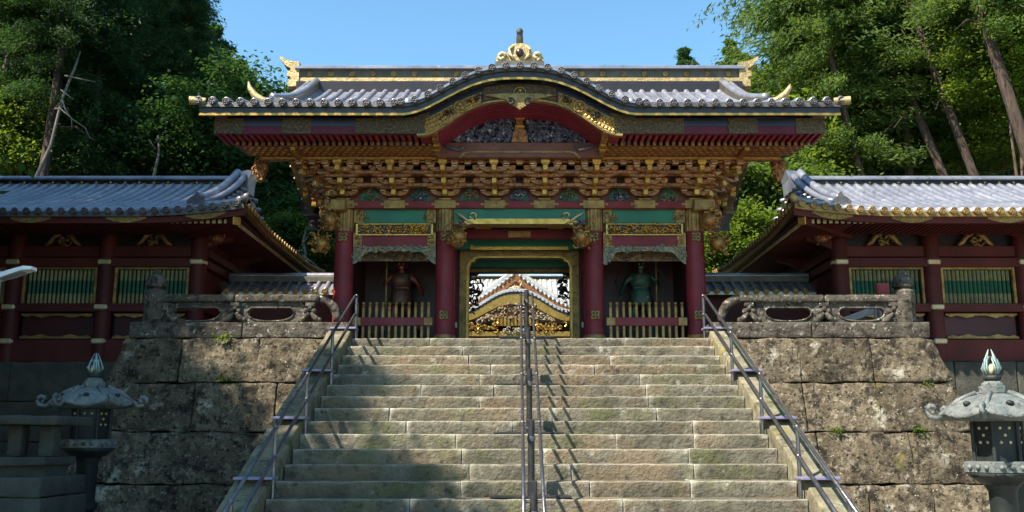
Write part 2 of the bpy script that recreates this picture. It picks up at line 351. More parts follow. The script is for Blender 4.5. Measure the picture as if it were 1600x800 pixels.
# sloping stone kerbs either side of the flight
def kerb(x0, x1, side, lab):
    root = thing('stair_kerb', lab, 'kerb', ((x0+x1)/2, -4, GZ))
    y = 0.35; k = 0
    while y > -NST*T - 0.1:
        L = rs.uniform(1.5, 2.0); ya, yb = y, max(y-L, -NST*T-0.15)
        slope = RS/T; zt = lambda yy: yy*slope + 0.11 if yy < 0 else 0.11
        def shp(p, ya=ya, yb=yb):
            yy = (ya+yb)/2 + p.y; return Vector((p.x, p.y, p.z + (yy*slope if yy < 0 else 0)))
        g = stone_mesh(x1-x0-0.005, ya-yb-0.008, 1.2, 0.16, 0.02, 0.010, 4.0, k*7+side, shp)
        obj('kerb_stone', g, 'kerb_stone', root, ((x0+x1)/2, (ya+yb)/2, 0.13-0.6), auto=50)
        y -= L; k += 1
    return root
kerb(SXR+0.004, SXR+0.41, 1, 'sunlit sloping stone kerb along the right edge of the steps')
kerb(SXL-0.41, SXL-0.004, 2, 'half shaded sloping stone kerb along the left edge of the steps')

# ------------------------------------------------------------------ retaining walls (battered courses)
CO = [0.0, zz(598,-0.14), zz(675,-0.3), zz(757,-0.45), GZ]
def retaining(s, lab):
    xm = SXC
    root = thing('retaining_wall', lab, 'wall', (xm+s*5.3, -0.3, GZ))
    def place(name, g, m, x, y, z, rz=0): return obj(name, g, m, root, (x, y, z), (0,0,rz), auto=50)
    for c in range(4):
        zt, zb = CO[c], CO[c+1]; yt, yb = 0.19*zt, 0.19*zb
        x = 3.15; xe_t, xe_b = 6.98 - 0.30*zt, 6.98 - 0.30*zb
        cuts = [x]
        while cuts[-1] < xe_t - 1.0: cuts.append(cuts[-1] + rs.uniform(0.95, 1.7))
        if xe_t - cuts[-1] < 0.55: cuts.pop()
        for k in range(len(cuts)):
            a = cuts[k]; last = k == len(cuts)-1; b = xe_t if last else cuts[k+1]
            cx = (a+b)/2; hz = (zt-zb); dep = 0.8
            def shp(p, last=last, a=a, b=b, hz=hz, yt=yt, yb=yb, zt=zt):
                t = (0.5 - p.z/hz)            # 0 top, 1 bottom
                q = Vector(p)
                if p.y < 0: q.y += (yb-yt)*t - 0.0
                if last and p.x > 0: q.x += 0.30*hz*t*min(1, p.x/((b-a)/2)*1.0)
                bulge = 0.03*max(0, 1-(2*p.x/(b-a))**2)*max(0, 1-(2*p.z/hz)**2)
                if p.y < -dep*0.3: q.y -= bulge
                return q
            g = stone_mesh(b-a-0.004, dep, hz-0.014, 0.06, 0.022, 0.034, 2.4, rs.uniform(0,99), shp)
            if s < 0: g.v = [(-v[0], v[1], v[2]) for v in g.v]
            place('wall_stone', g, 'wall_stone', xm + s*cx, yt + dep/2 + rs.uniform(-0.012,0.012), (zt+zb)/2)
        # return face towards the wing
        y0 = yt + 0.8
        while y0 < 2.5:
            y1 = min(y0 + rs.uniform(0.8, 1.3), 2.9)
            if 2.9 - y1 < 0.4: y1 = 2.9
            def shs(p, hz=zt-zb):
                q = Vector(p); q.x += 0.30*hz*(0.5-p.z/hz) if p.x > 0 else 0; return q
            g = stone_mesh(0.8, y1-y0-0.012, zt-zb-0.012, 0.2, 0.03, 0.02, 3.2, rs.uniform(0,99), shs)
            if s < 0: g.v = [(-v[0], v[1], v[2]) for v in g.v]
            place('wall_stone', g, 'wall_stone', xm + s*(xe_t-0.4), (y0+y1)/2, (zt+zb)/2)
            y0 = y1
    # coping course under the balustrade
    cuts = [3.15, 4.9, 6.96] if s > 0 else [3.15, 5.0, 6.96]
    for a, b in zip(cuts[:-1], cuts[1:]):
        g = stone_mesh(b-a-0.01, 0.62, 0.275, 0.08, 0.02, 0.010, 4.0, rs.uniform(0,99))
        place('coping_stone', g, 'fence_stone', xm + s*(a+b)/2, 0.335, 0.145)
    g = stone_mesh(0.6, 2.2, 0.275, 0.16, 0.02, 0.010, 4.0, rs.uniform(0,99)); place('coping_stone', g, 'fence_stone', xm + s*6.64, 1.77, 0.145)
    obj('fill', MB().box(xm+s*3.3, xm+s*6.9, 0.5, 2.95, GZ, -0.01), 'base_stone', root)
    return root
retaining(1, 'sunlit lichen-spotted stone retaining wall right of the steps')
retaining(-1, 'half shaded mossy stone retaining wall left of the steps')

# ------------------------------------------------------------------ carved stone balustrades
def balustrade(s, lab):
    root = thing('stone_balustrade', lab, 'balustrade', (SXC+s*5, 0.33, 0.285))
    X = lambda u: SXC + s*u
    zb, zt, zr = 0.285, 0.66, 0.80
    # handrail: long beam with a down-curled inner end
    for a, b in ((3.72, 5.22), (5.225, 6.55)):
        g = stone_mesh(b-a, 0.22, zr-zt, 0.07, 0.035, 0.008, 5, a+s)
        obj('rail', g, 'fence_stone', root, (X((a+b)/2), 0.33, (zr+zt)/2), auto=50)
    g = MB(); pts = []; rad = []
    for k in range(7):
        a = R(90*k/6); pts.append((X(3.73 - 0.33*math.sin(a)), 0.33, zt + 0.07 - 0.40*(1-math.cos(a)))); rad.append(0.088 - 0.002*k)
    g.tube(pts, rad, 10, up=(0,1,0)); obj('rail_end', g, 'fence_stone', root, smooth=True)
    # pierced slabs
    bays = [(3.56, 4.08), (4.30, 5.42), (5.62, 6.55)] if False else [(3.93, 5.22), (5.225, 6.55)]
    for (a, b), oc in zip(bays, (4.58, 5.88)):
        n = 28; g = MB(); vs = []; fs = []
        hw, hh = (b-a)/2, (zt-zb)/2; cx, cz = (a+b)/2, (zt+zb)/2
        for yy in (0.285, 0.375):
            for k in range(n):
                t = 2*math.pi*(k+0.5)/n; c, d = math.cos(t), math.sin(t); q = 1/max(abs(c)/hw, abs(d)/hh)
                vs.append((X(cx+c*q), yy, cz+d*q))
            for k in range(n):
                t = 2*math.pi*(k+0.5)/n; d = math.sin(t); d2 = min(d, 0.62)
                vs.append((X(oc + 0.40*math.copysign(abs(math.cos(t))**0.75, math.cos(t))), yy, cz + 0.005 + d2*0.135))
        for k in range(n):
            j = (k+1) % n
            fs += [(k,j,n+j,n+k), (2*n+k,3*n+k,3*n+j,2*n+j), (n+k,n+j,3*n+j,3*n+k), (k,2*n+k,2*n+j,j)]
        g.add(vs, fs); sl_ = obj('pierced_slab', g, 'fence_stone', root)
        g = MB(); pts = []
        for k in range(n+1):
            t = 2*math.pi*k/n; d = math.sin(t); pts.append((X(oc + 0.415*math.copysign(abs(math.cos(t))**0.75, math.cos(t))), 0.28, cz + 0.005 + min(d,0.62)*0.15))
        g.tube(pts, 0.017, 6, cap=False); obj('rim', g, 'fence_stone', sl_, smooth=True)
    # cloud-shaped supports with small plaques
    for u in (3.88, 5.21, 6.44):
        g = MB()
        g.tube([(X(u-0.15),0.27,zb+0.03),(X(u-0.09),0.255,zb+0.11),(X(u-0.02),0.25,zb+0.19)], [0.06,0.05,0.03], 8)
        g.tube([(X(u+0.15),0.27,zb+0.03),(X(u+0.09),0.255,zb+0.11),(X(u+0.02),0.25,zb+0.19)], [0.06,0.05,0.03], 8)
        for dx, dz, r in ((-0.07,0.22,0.05),(0.07,0.22,0.05),(0,0.27,0.055),(-0.16,0.06,0.055),(0.16,0.06,0.055)): g.ball((X(u+dx),0.265,zb+dz), (r,0.05,r), 9, 6)
        obj('cloud_support', g, 'fence_stone', root, smooth=True)
        obj('plaque', MB().cbox(X(u)-0.085, X(u)+0.085, 0.225, 0.3, zt-0.075, zt-0.006, 0.012), 'fence_stone', root)
    # end post with carved finial
    po = MB(); po.lathe([(0.185,0),(0.19,0.05),(0.18,0.40),(0.20,0.50),(0.205,0.57),(0.17,0.605)], 10)
    p = obj('post', po, 'fence_stone', root, (X(6.66), 0.33, zb), auto=35)
    obj('finial', MB().lathe([(0.135,0.60),(0.13,0.635),(0.185,0.66),(0.18,0.75),(0.15,0.83),(0.105,0.875),(0.075,0.885),(0.085,0.91),(0.07,0.95),(0.0,0.975)], 14), 'fence_stone', p, (X(6.66), 0.33, zb), auto=40)
balustrade(1, 'sunlit stone balustrade with oval openings on the right wall')
balustrade(-1, 'stone balustrade with oval openings on the shaded left wall')

# ------------------------------------------------------------------ tubular handrails
def handrail(x, sgn, lab):
    root = thing('handrail', lab, 'handrail', (x, -3, GZ))
    sl = RS/T; ys = [0.12, -1.95, -3.60, -5.20, -6.85]
    ft = lambda y: math.floor(y/T)*RS if y < 0 else 0.0
    for y in ys:
        zf = ft(y) ; zt = y*sl + 0.75 if y < 0 else 0.75
        p = obj('post', MB().tube([(x,y,zf-0.02),(x,y,zt)], 0.024, 10), 'rail_metal', root, smooth=False, auto=40)
        [obj('joint', MB().ball((x,y,zj), 0.034, 10, 6), 'rail_metal', p, smooth=True) for zj in (zt+0.005, zt-0.33)]
        pl = MB(); zk = (y-0.0)*sl + 0.155 if y < 0 else 0.155
        a, b = (x-0.03, x+0.42) if sgn > 0 else (x-0.42, x+0.03)
        c, s_ = 0.16, 0.10
        pl.cbox(a, b, y-0.17, y+0.12, zk-0.0, zk+0.035, 0.006)
        o = obj('anchor_plate', pl, 'anchor_plate', root)
    for h, nm in ((0.75, 'top_rail'), (0.42, 'middle_rail')):
        pts = [(x, 0.12, h)] + [(x, y, y*sl + h) for y in (-0.05,-2,-4,-6,-7.4)]
        obj(nm, MB().tube(pts, 0.023, 10), 'rail_metal', root, smooth=True)
    return root
handrail(SXR-0.05, 1, 'grey tubular handrail fixed to the right stone kerb')
handrail(SXL+0.05, -1, 'grey tubular handrail fixed to the left stone kerb')
def centre_rail():
    root = thing('centre_handrail', 'double handrail on dark posts up the middle of the steps', 'handrail', (SXC-0.05, -3, GZ))
    xc = SXC-0.055; sl = RS/T
    for k, i in enumerate((0, 4.5, 8.5, 12.5, 16.5)):
        n = math.ceil(i); y = -n*T + 0.22 if k else 0.3; zf = -n*RS
        if k == 0: y, zf = 0.12, 0.0
        zt = y*sl + 0.72
        if k == 0: zt = 0.80
        p = obj('post', MB().tube([(xc,y,zf),(xc,y,zt+0.06)], 0.04, 12), 'dark_pole', root, auto=40)
        obj('collar', MB().lathe([(0.046,-0.03),(0.05,0),(0.046,0.03)], 12, (xc,y,zt-0.14)), 'rail_metal', p, auto=40)
        obj('crossbar', MB().tube([(xc-0.1,y,zt-0.02),(xc+0.1,y,zt-0.02)], 0.016, 8), 'rail_metal', p, auto=40)
        g = MB().cbox(xc-0.48, xc+0.46, y-0.13, y+0.10, zf+0.004, zf+0.032, 0.006); b = obj('base_plate', g, 'dark_pole', root)
        g = MB()
        for dx in (-0.42,-0.2,0.2,0.38): g.tube([(xc+dx,y-0.1,zf+0.03),(xc+dx,y-0.1,zf+0.05)], 0.014, 6)
        obj('bolts', g, 'rail_metal', b)
        obj('base_block', MB().cbox(xc-0.045, xc+0.07, y-0.055, y+0.055, zf+0.03, zf+0.2, 0.012), 'dark_pole', root)
    for sg in (-1, 1):
        pts = [(xc+sg*0.1, 0.15, 0.80)] + [(xc+sg*0.1, y, y*sl+0.72) for y in (-0.1,-2,-4,-6,-7.4)]
        r_ = obj('rail', MB().tube(pts, 0.02, 10), 'rail_metal', root, smooth=True)
        g = MB()
        for y in (-0.6,-2.1,-3.5,-5.0): g.ball((xc+sg*0.1, y, y*sl+0.72), 0.027, 8, 6)
        obj('sleeve', g, 'rail_metal', r_, smooth=True)
centre_rail()

# ------------------------------------------------------------------ the great gate
GX = 0.045; YP = 1.2; YR = 2.95; YE = -1.2; YB = 2*YR - YE
gate = thing('temple_gate', 'richly gilded red temple gate with curved front gable above the steps', 'gate', (GX, YR, 0))
PX = (-3.31, -1.40, 1.40, 3.31)
def G(name, g, m, parent=gate, loc=(0,0,0), rot=(0,0,0), smooth=False, auto=None): return obj(name, g, m, parent, loc, rot, smooth, auto)
def gx(px, Y, Z): return xx(px, Y, Z) - GX

# platform
G('plinth', MB().box(GX-3.9, GX+3.9, 0.62, 5.4, -0.02, 0.02), 'paving')
# pillars
zpl = 2.55
pil_me = MB().lathe([(0.19,0.0),(0.19,0.03),(0.18,0.05),(0.18,1.3),(0.178,zpl-0.25),(0.165,zpl)], 24).mesh('pillar'); pil_me.materials.append(MATS['red_lacquer'])
pil_me.polygons.foreach_set('use_smooth', [True]*len(pil_me.polygons)); pil_me.set_sharp_from_angle(angle=R(40))
def emblem(z, par, x, y):
    g = MB().cbox(-0.085,0.085,-0.012,0.012,-0.085,0.085,0.02); e = G('emblem_plate', g, 'dull_gold', par, (x, y, z))
    g = MB()
    for a in range(4):
        t = R(90*a+45); g.ball((0.045*math.cos(t), -0.014, 0.045*math.sin(t)), (0.026,0.008,0.026), 8, 5)
    g.ball((0,-0.014,0), (0.014,0.01,0.014), 8, 5)
    for a in range(4):
        t = R(90*a); g.ball((0.07*math.cos(t), -0.012, 0.07*math.sin(t)), (0.014,0.006,0.014), 6, 4)
    return e, g
for r_, y in enumerate((YP, YR, YR+1.75)):
    for k, px in enumerate(PX):
        p = obj('pillar', pil_me, 'red_lacquer', gate, (GX+px, y, 0))
        if r_ == 0:
            for z in (zz(370,1.02), zz(492,1.02)):
                e, g = emblem(z, p, GX+px, y-0.19); 
                e2 = bpy.data.objects.new('emblem_petal', g.mesh('petals', True)); e2.data.materials.append(MATS['black_lacquer']); COL.objects.link(e2); e2.parent = p
                e2.location = (0, -0.19, z)
            G('foot_collar', MB().lathe([(0.2,0),(0.205,0.02),(0.205,0.12),(0.195,0.15)], 24, (GX+px,y,0.025)), 'dull_gold', p, auto=40)
            # ribbed gilt sleeve near the head
            n = 40; G('head_sleeve', MB().lathe([(0.186,zz(360,1.02)),(0.188,zz(358,1.02)),(0.188,zz(327,1.02)),(0.186,zz(326,1.02))], n, (GX+px,y,0), lobes=20, amp=0.022), 'dull_gold', p)

# tie plate over the pillars with gilt clasps
zp0, zp1 = zz(325,0.98), zz(313.5,0.98)
G('tie_plate', MB().cbox(GX-3.75, GX+3.75, 0.98, 1.45, zp0, zp1, 0.012), 'red_lacquer')
CLX = [-3.31,-2.355,-1.40,-0.467,0.467,1.40,2.355,3.31]
clasp = MB().cbox(-0.20,0.20,-0.014,0.01,-(zp1-zp0)/2-0.006,(zp1-zp0)/2+0.006,0.006)
clasp.box(-0.24,0.24,-0.018,0.0,-0.018,0.018); clasp.ball((-0.245,-0.008,0),(0.03,0.012,0.03),8,5).ball((0.245,-0.008,0),(0.03,0.012,0.03),8,5)
for dz in (-0.045,0.0,0.045): clasp.box(-0.19,0.19,-0.02,0.0,dz-0.007,dz+0.007)
clasp_me = clasp.mesh('clasp'); clasp_me.materials.append(MATS['dull_gold'])
for x in CLX: obj('gilt_clasp', clasp_me, 'dull_gold', gate, (GX+x, 0.975, (zp0+zp1)/2))
for sgn in (-1,1): G('tie_plate_side', MB().cbox(GX+sgn*3.31-0.22, GX+sgn*3.31+0.22, 1.455, 5.1, zp0, zp1, 0.012), 'red_lacquer')

# ---- side bays
def scroll_plate(x0, x1, z0, z1, y, par):
    g = MB().box(x0, x1, y, y+0.02, z0, z1)
    rr = random.Random(int(x0*100))
    carve(g, lambda r: (r.uniform(x0+0.03,x1-0.03), y, r.uniform(z0+0.03,z1-0.03)), 9, 0.035, int(x0*77), 0.02)
    return G('scroll_plate', g, 'dull_gold', par)
for sgn in (-1, 1):
    xa, xb = sorted((GX+sgn*1.58, GX+sgn*3.13)); xm = (xa+xb)/2; Yb = 1.12
    gz0, gz1 = zz(349,Yb), zz(326,Yb)
    gb = G('green_board', MB().cbox(xa, xb, Yb, Yb+0.2, gz0, gz1, 0.01), 'green_lacquer')
    for a, b in ((xa,xa+0.17),(xb-0.17,xb)): scroll_plate(a, b, gz0+0.01, gz1-0.01, Yb-0.018, gb)
    for x in (xa+0.20, xb-0.20): G('volute', carve(MB(), lambda r: (x+r.uniform(-0.03,0.03), Yb-0.005, (gz0+gz1)/2+r.uniform(-0.06,0.06)), 5, 0.05, 5, 0.02), 'dull_gold', gb, smooth=True)
    cz0, cz1 = zz(366,1.08), zz(351,1.08)
    cp = G('openwork_panel', MB().cbox(xa+0.09, xb-0.09, 1.10, 1.16, cz0, cz1, 0.008), 'black_lacquer')
    G('openwork_scrolls', carve(MB(), lambda r: (r.uniform(xa+0.13,xb-0.13), 1.10, r.uniform(cz0+0.02,cz1-0.02)), 170, 0.04, 21+sgn, 0.05), 'gold', cp, smooth=True)
    fr = MB(); fr.box(xa+0.07,xb-0.07,1.06,1.13,cz0-0.022,cz0-0.001).box(xa+0.07,xb-0.07,1.06,1.13,cz1+0.001,cz1+0.016)
    fr.box(xa+0.05,xa+0.085,1.06,1.13,cz0-0.02,cz1+0.014).box(xb-0.085,xb-0.05,1.06,1.13,cz0-0.02,cz1+0.014); G('openwork_frame', fr, 'gold', cp)
    G('filler_board', MB().box(xa, xb, 1.2, 1.3, zz(470,1.2)+1.1, gz0), 'dark_red')
    rz0, rz1 = zz(385,Yb), zz(368,Yb)
    rb = G('lintel', MB().cbox(xa, xb, Yb, Yb+0.2, rz0, rz1, 0.01), 'red_lacquer')
    for a, b in ((xa,xa+0.16),(xb-0.16,xb)): scroll_plate(a, b, rz0-0.02, rz1+0.05, Yb-0.02, rb)
    # scalloped carved fringe
    fz1 = rz0; g = MB(); n = 25; up = []; lo = []
    for k in range(n):
        u = k/(n-1); x = xa + (xb-xa)*u; e = abs(2*u-1)
        drop = 0.10 + 0.24*max(0,(e-0.72)/0.28)**0.7 + 0.02*abs(math.sin(u*math.pi*9)) if e > 0.72 else 0.10 + 0.02*abs(math.sin(u*math.pi*9)) - 0.03*(1-e)
        up.append((x,fz1)); lo.append((x,fz1-drop))
    g.strip(up, lo, 'y', 1.13, 1.17); fn = G('carved_fringe', g, 'carving_pale')
    def fp(r):
        u = r.random(); 
        if r.random() < 0.45: u = r.choice((r.uniform(0,0.15), r.uniform(0.85,1)))
        k = min(n-1, int(u*(n-1))); return (xa+(xb-xa)*u, 1.13, fz1 - r.uniform(0.01, 0.95)*(fz1-lo[k][1]))
    G('fringe_scrolls', carve(MB(), fp, 150, 0.036, 31+sgn, 0.03), 'carving_pale', fn, smooth=True)
    # niche: inner frieze, back wall, side walls, ceiling
    G('inner_frieze', carve(MB().box(xa,xb,1.55,1.6,zz(408,1.55),zz(392,1.55)), lambda r: (r.uniform(xa+0.3,xb-0.3),1.55,r.uniform(zz(406,1.55),zz(394,1.55))), 60, 0.04, 41+sgn, 0.03), 'carving', smooth=False)
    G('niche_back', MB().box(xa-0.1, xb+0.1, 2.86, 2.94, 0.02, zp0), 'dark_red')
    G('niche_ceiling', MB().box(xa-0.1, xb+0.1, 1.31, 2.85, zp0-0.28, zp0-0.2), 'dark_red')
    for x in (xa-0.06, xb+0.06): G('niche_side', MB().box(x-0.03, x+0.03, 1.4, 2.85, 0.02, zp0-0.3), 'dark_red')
    # outer side wall of the gate
    for y0, y1 in ((1.38,2.77),(3.13,4.52)): G('side_panel', MB().cbox(GX+sgn*3.31-0.04, GX+sgn*3.31+0.04, y0, y1, 0.03, zp0-0.02, 0.01), 'red_lacquer')

# ---- picket fences closing the niches (things of their own)
def pickets(sgn, lab):
    xa, xb = sorted((GX+sgn*1.60, GX+sgn*3.11))
    root = thing('picket_fence', lab, 'fence', ((xa+xb)/2, 1.12, 0.02), 'gilt picket fences of the gate')
    zt = zz(473,1.1); g = MB()
    g.cbox(-0.027,0.027,-0.027,0.027,0.0,zt-0.10,0.008); g.lathe([(0.02,zt-0.10),(0.032,zt-0.085),(0.032,zt-0.075),(0.018,zt-0.062),(0.034,zt-0.035),(0.026,zt-0.012),(0.004,zt)], 10)
    me = g.mesh('picket'); me.materials.append(MATS['dull_gold'])
    for k in range(12):
        obj('picket', me, 'gold', root, (xa+0.09+(xb-xa-0.18)*k/11, 1.12, 0.02))
    z0, z1 = zz(509,1.08), zz(496,1.08)
    rail = obj('rail_board', MB().cbox(xa, xb, 1.06, 1.09, z0, z1, 0.006), 'red_lacquer', root)
    for a, b in ((xa+0.01,xa+0.17),(xb-0.17,xb-0.01)): obj('corner_fitting', MB().cbox(a, b, 1.05, 1.062, z0+0.004, z1-0.004, 0.004), 'dull_gold', rail)
    g = MB()
    for k in range(1,6):
        x = xa + 0.17 + (xb-xa-0.34)*k/6; g.box(x-0.006,x+0.006,1.054,1.062,z0,z1)
    obj('seam', g, 'black_lacquer', rail)
    obj('foot_rail', MB().cbox(xa, xb, 1.1, 1.15, 0.03, 0.08, 0.006), 'red_lacquer', root)
pickets(-1, 'gold picket fence before the red guardian statue, left bay of the gate')
pickets(1, 'gold picket fence before the green guardian statue, right bay of the gate')

# ---- centre bay: rainbow beam, inner beams, cusped door frame
xa, xb = GX-1.24, GX+1.24
g = MB(); n = 31; up = []; lo = []; lo2 = []
for k in range(n):
    u = 2*k/(n-1)-1; x = GX + 1.24*u; up.append((x, zz(326,1.05))); e = max(0,(abs(u)-0.72)/0.28)
    z = zz(342,1.05) - 0.10*e*e*(3-2*e); lo.append((x,z)); lo2.append((x, z-0.10 if e < 0.25 else z-0.10*max(0.0,1-(e-0.25)*2)-0.004))
rb = G('rainbow_beam', MB().strip(up, lo, 'y', 1.05, 1.35), 'green_lacquer')
G('beam_edge', MB().strip([(p[0],p[1]-0.001) for p in lo], lo2, 'y', 1.03, 1.36), 'gold', rb)
for sgn in (-1,1):
    g = MB(); x0 = GX+sgn*1.22
    g.tube([(x0,1.02,zz(331,1)),(x0-sgn*0.12,1.0,zz(337,1)),(x0-sgn*0.27,1.02,zz(346,1)),(x0-sgn*0.36,1.02,zz(349,1))],[0.012,0.05,0.04,0.012],7,squash=0.6)
    pts = []; 
    for k in range(9):
        a = R(-60+40*k); q = 0.085-0.006*k; pts.append((x0-sgn*(0.33+q*math.cos(a)*1.0), 1.02, zz(337,1)+q*math.sin(a)))
    g.tube(pts, [0.02]*8+[0.008], 6); G('crane_scroll', g, 'pale_gold', rb, smooth=True)
G('cloud_block', carve(MB(), lambda r: (GX-1.12+r.uniform(-0.08,0.08),1.02,zz(347,1)+r.uniform(-0.03,0.03)), 8, 0.05, 5, 0.03), 'carving_blue', rb, smooth=True)
G('cloud_block', carve(MB(), lambda r: (GX+1.12+r.uniform(-0.08,0.08),1.02,zz(347,1)+r.uniform(-0.03,0.03)), 8, 0.05, 6, 0.03), 'carving_blue', rb, smooth=True)
# inner cross beams seen above the doorway
G('inner_beam', MB().cbox(xa, xb, 1.9, 2.1, zz(372,1.9), zz(358,1.9), 0.01), 'red_lacquer')
G('inner_clasp', MB().cbox(GX-0.22, GX+0.22, 1.885, 1.9, zz(371,1.9), zz(361,1.9), 0.004), 'dull_gold')
for x in (-0.72,0.72): G('inner_bracket', MB().cbox(GX+x-0.16, GX+x+0.16, 1.8, 1.9, zz(357,1.8), zz(353,1.8), 0.01).cbox(GX+x-0.09,GX+x+0.09,1.82,1.9,zz(352.5,1.8),zz(348,1.8),0.01), 'gold')
G('inner_green_board', MB().cbox(xa-0.1, xb+0.1, 2.5, 2.7, zz(389,2.5), zz(372.5,2.5), 0.01), 'green_lacquer')
G('inner_gilt_edge', MB().cbox(GX-1.0, GX+1.0, 2.48, 2.5, zz(391,2.5), zz(385,2.5), 0.008), 'gold')
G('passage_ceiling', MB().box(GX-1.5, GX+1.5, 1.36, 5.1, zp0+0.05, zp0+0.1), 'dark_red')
# cusped gilt door frame on the middle row
yf = YR-0.16
def cusp(hx, zt, c, z0):     # half outline from bottom to centre top
    return [(-hx, z0), (-hx, zt-c), (-hx+0.25*c, zt-0.45*c), (-hx+0.5*c, zt-0.42*c), (-hx+0.72*c, zt-0.12*c), (-hx+1.1*c, zt-0.02*c), (0, zt)]
def ring(outer, inner, y0, y1):
    o = outer + [(-p[0],p[1]) for p in outer[::-1][1:]]; i = inner + [(-p[0],p[1]) for p in inner[::-1][1:]]
    return MB().strip([(GX+p[0],p[1]) for p in o], [(GX+p[0],p[1]) for p in i], 'y', y0, y1)
hx_o, hx_i = 1.22, 1.06
zt_o, zt_i = zz(388,yf), zz(403,yf)
fr = G('door_frame', ring(cusp(hx_o, zt_o, 0.10, 0.03), cusp(hx_i-0.03, zt_i, 0.2, 0.03), yf, yf+0.2), 'dull_gold')
G('frame_moulding', ring(cusp(hx_i+0.02, zt_i+0.035, 0.2, 0.03), cusp(hx_i-0.025, zt_i-0.0, 0.2, 0.03), yf-0.03, yf-0.001), 'gold', fr)
G('frame_board', ring([(-1.32,0.03),(-1.32,zt_o+0.1),(-1.2,zt_o+0.1),(-1.1,zt_o+0.1),(-0.9,zt_o+0.1),(-0.6,zt_o+0.1),(0,zt_o+0.1)], cusp(hx_o+0.003, zt_o+0.003, 0.10, 0.03), yf+0.05, yf+0.15), 'dark_red', fr)
G('rear_frame', ring([(-1.3,0.03),(-1.3,2.5),(-1.2,2.5),(-1.1,2.5),(-0.9,2.5),(-0.6,2.5),(0,2.5)], cusp(1.17, zz(427,4.6), 0.2, 0.03), 4.55, 4.7), 'black_lacquer')
G('rear_gilt_edge', ring(cusp(1.17, zz(427,4.6)+0.02, 0.2, 0.03), cusp(1.155, zz(427,4.6)-0.004, 0.2, 0.03), 4.53, 4.549), 'dull_gold')
G('passage_beam', MB().cbox(GX-1.24, GX+1.24, 3.5, 3.7, zz(417,3.5), zz(400,3.5), 0.01), 'green_lacquer')
G('passage_beam', MB().cbox(GX-1.24, GX+1.24, 3.9, 4.0, zz(425,3.9), zz(419,3.9), 0.01), 'dull_gold')
for sgn in (-1,1):
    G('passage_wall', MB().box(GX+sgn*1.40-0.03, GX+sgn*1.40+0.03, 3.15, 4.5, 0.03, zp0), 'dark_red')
    G('hanging_carving', carve(MB(), lambda r: (GX+sgn*(0.98+r.uniform(-0.1,0.12)), 4.5+r.uniform(-0.05,0.05), zz(455,4.5)+r.gauss(0,0.22)), 42, 0.07, 60+sgn, 0.05), 'black_lacquer', smooth=True)
    for (x, y, z, m, sd) in ((GX+sgn*1.16, 0.86, zz(371,0.86), 'carving_gold', 3), (GX+sgn*3.55, 0.92, zz(345,0.92), 'carving_gold', 4), (GX+sgn*3.74, 1.15, zz(381,1.15), 'carving_gold', 5)):
        # carved beam nose: a lion-dog head built of curls around a snout
        g = MB(); w = 0.24 if sd < 5 else 0.2
        g.ball((x,y,z), (w*0.75,0.2,w*0.8), 12, 8); g.tube([(x,y,z),(x-sgn*0.04,y-0.2,z-0.02),(x-sgn*0.07,y-0.3,z-0.06)], [0.15,0.12,0.07], 8)
        g.ball((x-0.07,y-0.19,z+0.08), 0.035, 7, 5); g.ball((x+0.07,y-0.19,z+0.08), 0.035, 7, 5)
        carve(g, lambda r: (x+r.gauss(0,0.42)*w, y-0.12+r.uniform(-0.1,0.12), z+r.gauss(0,0.42)*w), 55, 0.055, sd*7+sgn, 0.07)
        G('carved_beam_nose', g, m, smooth=True)
    G('corner_bracket_stack', MB().cbox(GX+sgn*3.45-0.2, GX+sgn*3.45+0.2, 0.8, 1.2, zz(330,0.9), zz(312,0.9)-0.003, 0.02), 'dull_gold')
    G('side_emblem', MB().cbox(GX+sgn*1.27-0.02, GX+sgn*1.27+0.02, 2.6, 2.63, zz(512,2.6), zz(503,2.6), 0.006), 'pale_gold')

# ---- bracket clusters
TIER = [(0.95, zz(303,0.95)), (0.65, zz(285,0.65)), (0.35, zz(265,0.35))]
def arm_mesh(hw, h):       # boat-shaped bracket arm, long in X
    up = []; lo = []
    for k in range(13):
        u = 2*k/12-1; x = hw*u; e = max(0,(abs(u)-0.45)/0.55); up.append((x, h/2)); lo.append((x, -h/2 + h*0.85*e*e))
    me = MB().strip(up, lo, 'y', -0.05, 0.05).mesh('bracket_arm'); me.materials.append(MATS['bracket_wood']); return me
def block_mesh(w, h, m):
    g = MB(); b = 0.72
    g.add([(-w*b,-w*b,0),(w*b,-w*b,0),(w*b,w*b,0),(-w*b,w*b,0),(-w,-w,h*0.45),(w,-w,h*0.45),(w,w,h*0.45),(-w,w,h*0.45),(-w,-w,h),(w,-w,h),(w,w,h),(-w,w,h)],
          [(0,3,2,1),(8,9,10,11)] + [(i,(i+1)%4,4+(i+1)%4,4+i) for i in range(4)] + [(4+i,4+(i+1)%4,8+(i+1)%4,8+i) for i in range(4)])
    me = g.mesh('bearing_block'); me.materials.append(MATS[m]); return me
ARM = arm_mesh(0.27, 0.085); ARM2 = arm_mesh(0.385, 0.055); BLK = block_mesh(0.066, 0.085, 'bracket_wood'); BLKG = block_mesh(0.078, 0.085, 'gold')
TIP = MB().cbox(-0.05,0.05,-0.012,0.012,-0.008,0.008,0.003).mesh('gilt_tip'); TIP.materials.append(MATS['pale_gold'])
NOSE = MB().cbox(-0.052,0.052,-0.06,0.05,-0.06,0.05,0.014).box(-0.03,-0.008,-0.056,-0.04,-0.03,0.03).box(0.008,0.03,-0.056,-0.04,-0.03,0.03).mesh('gilt_nose'); NOSE.materials.append(MATS['gold'])
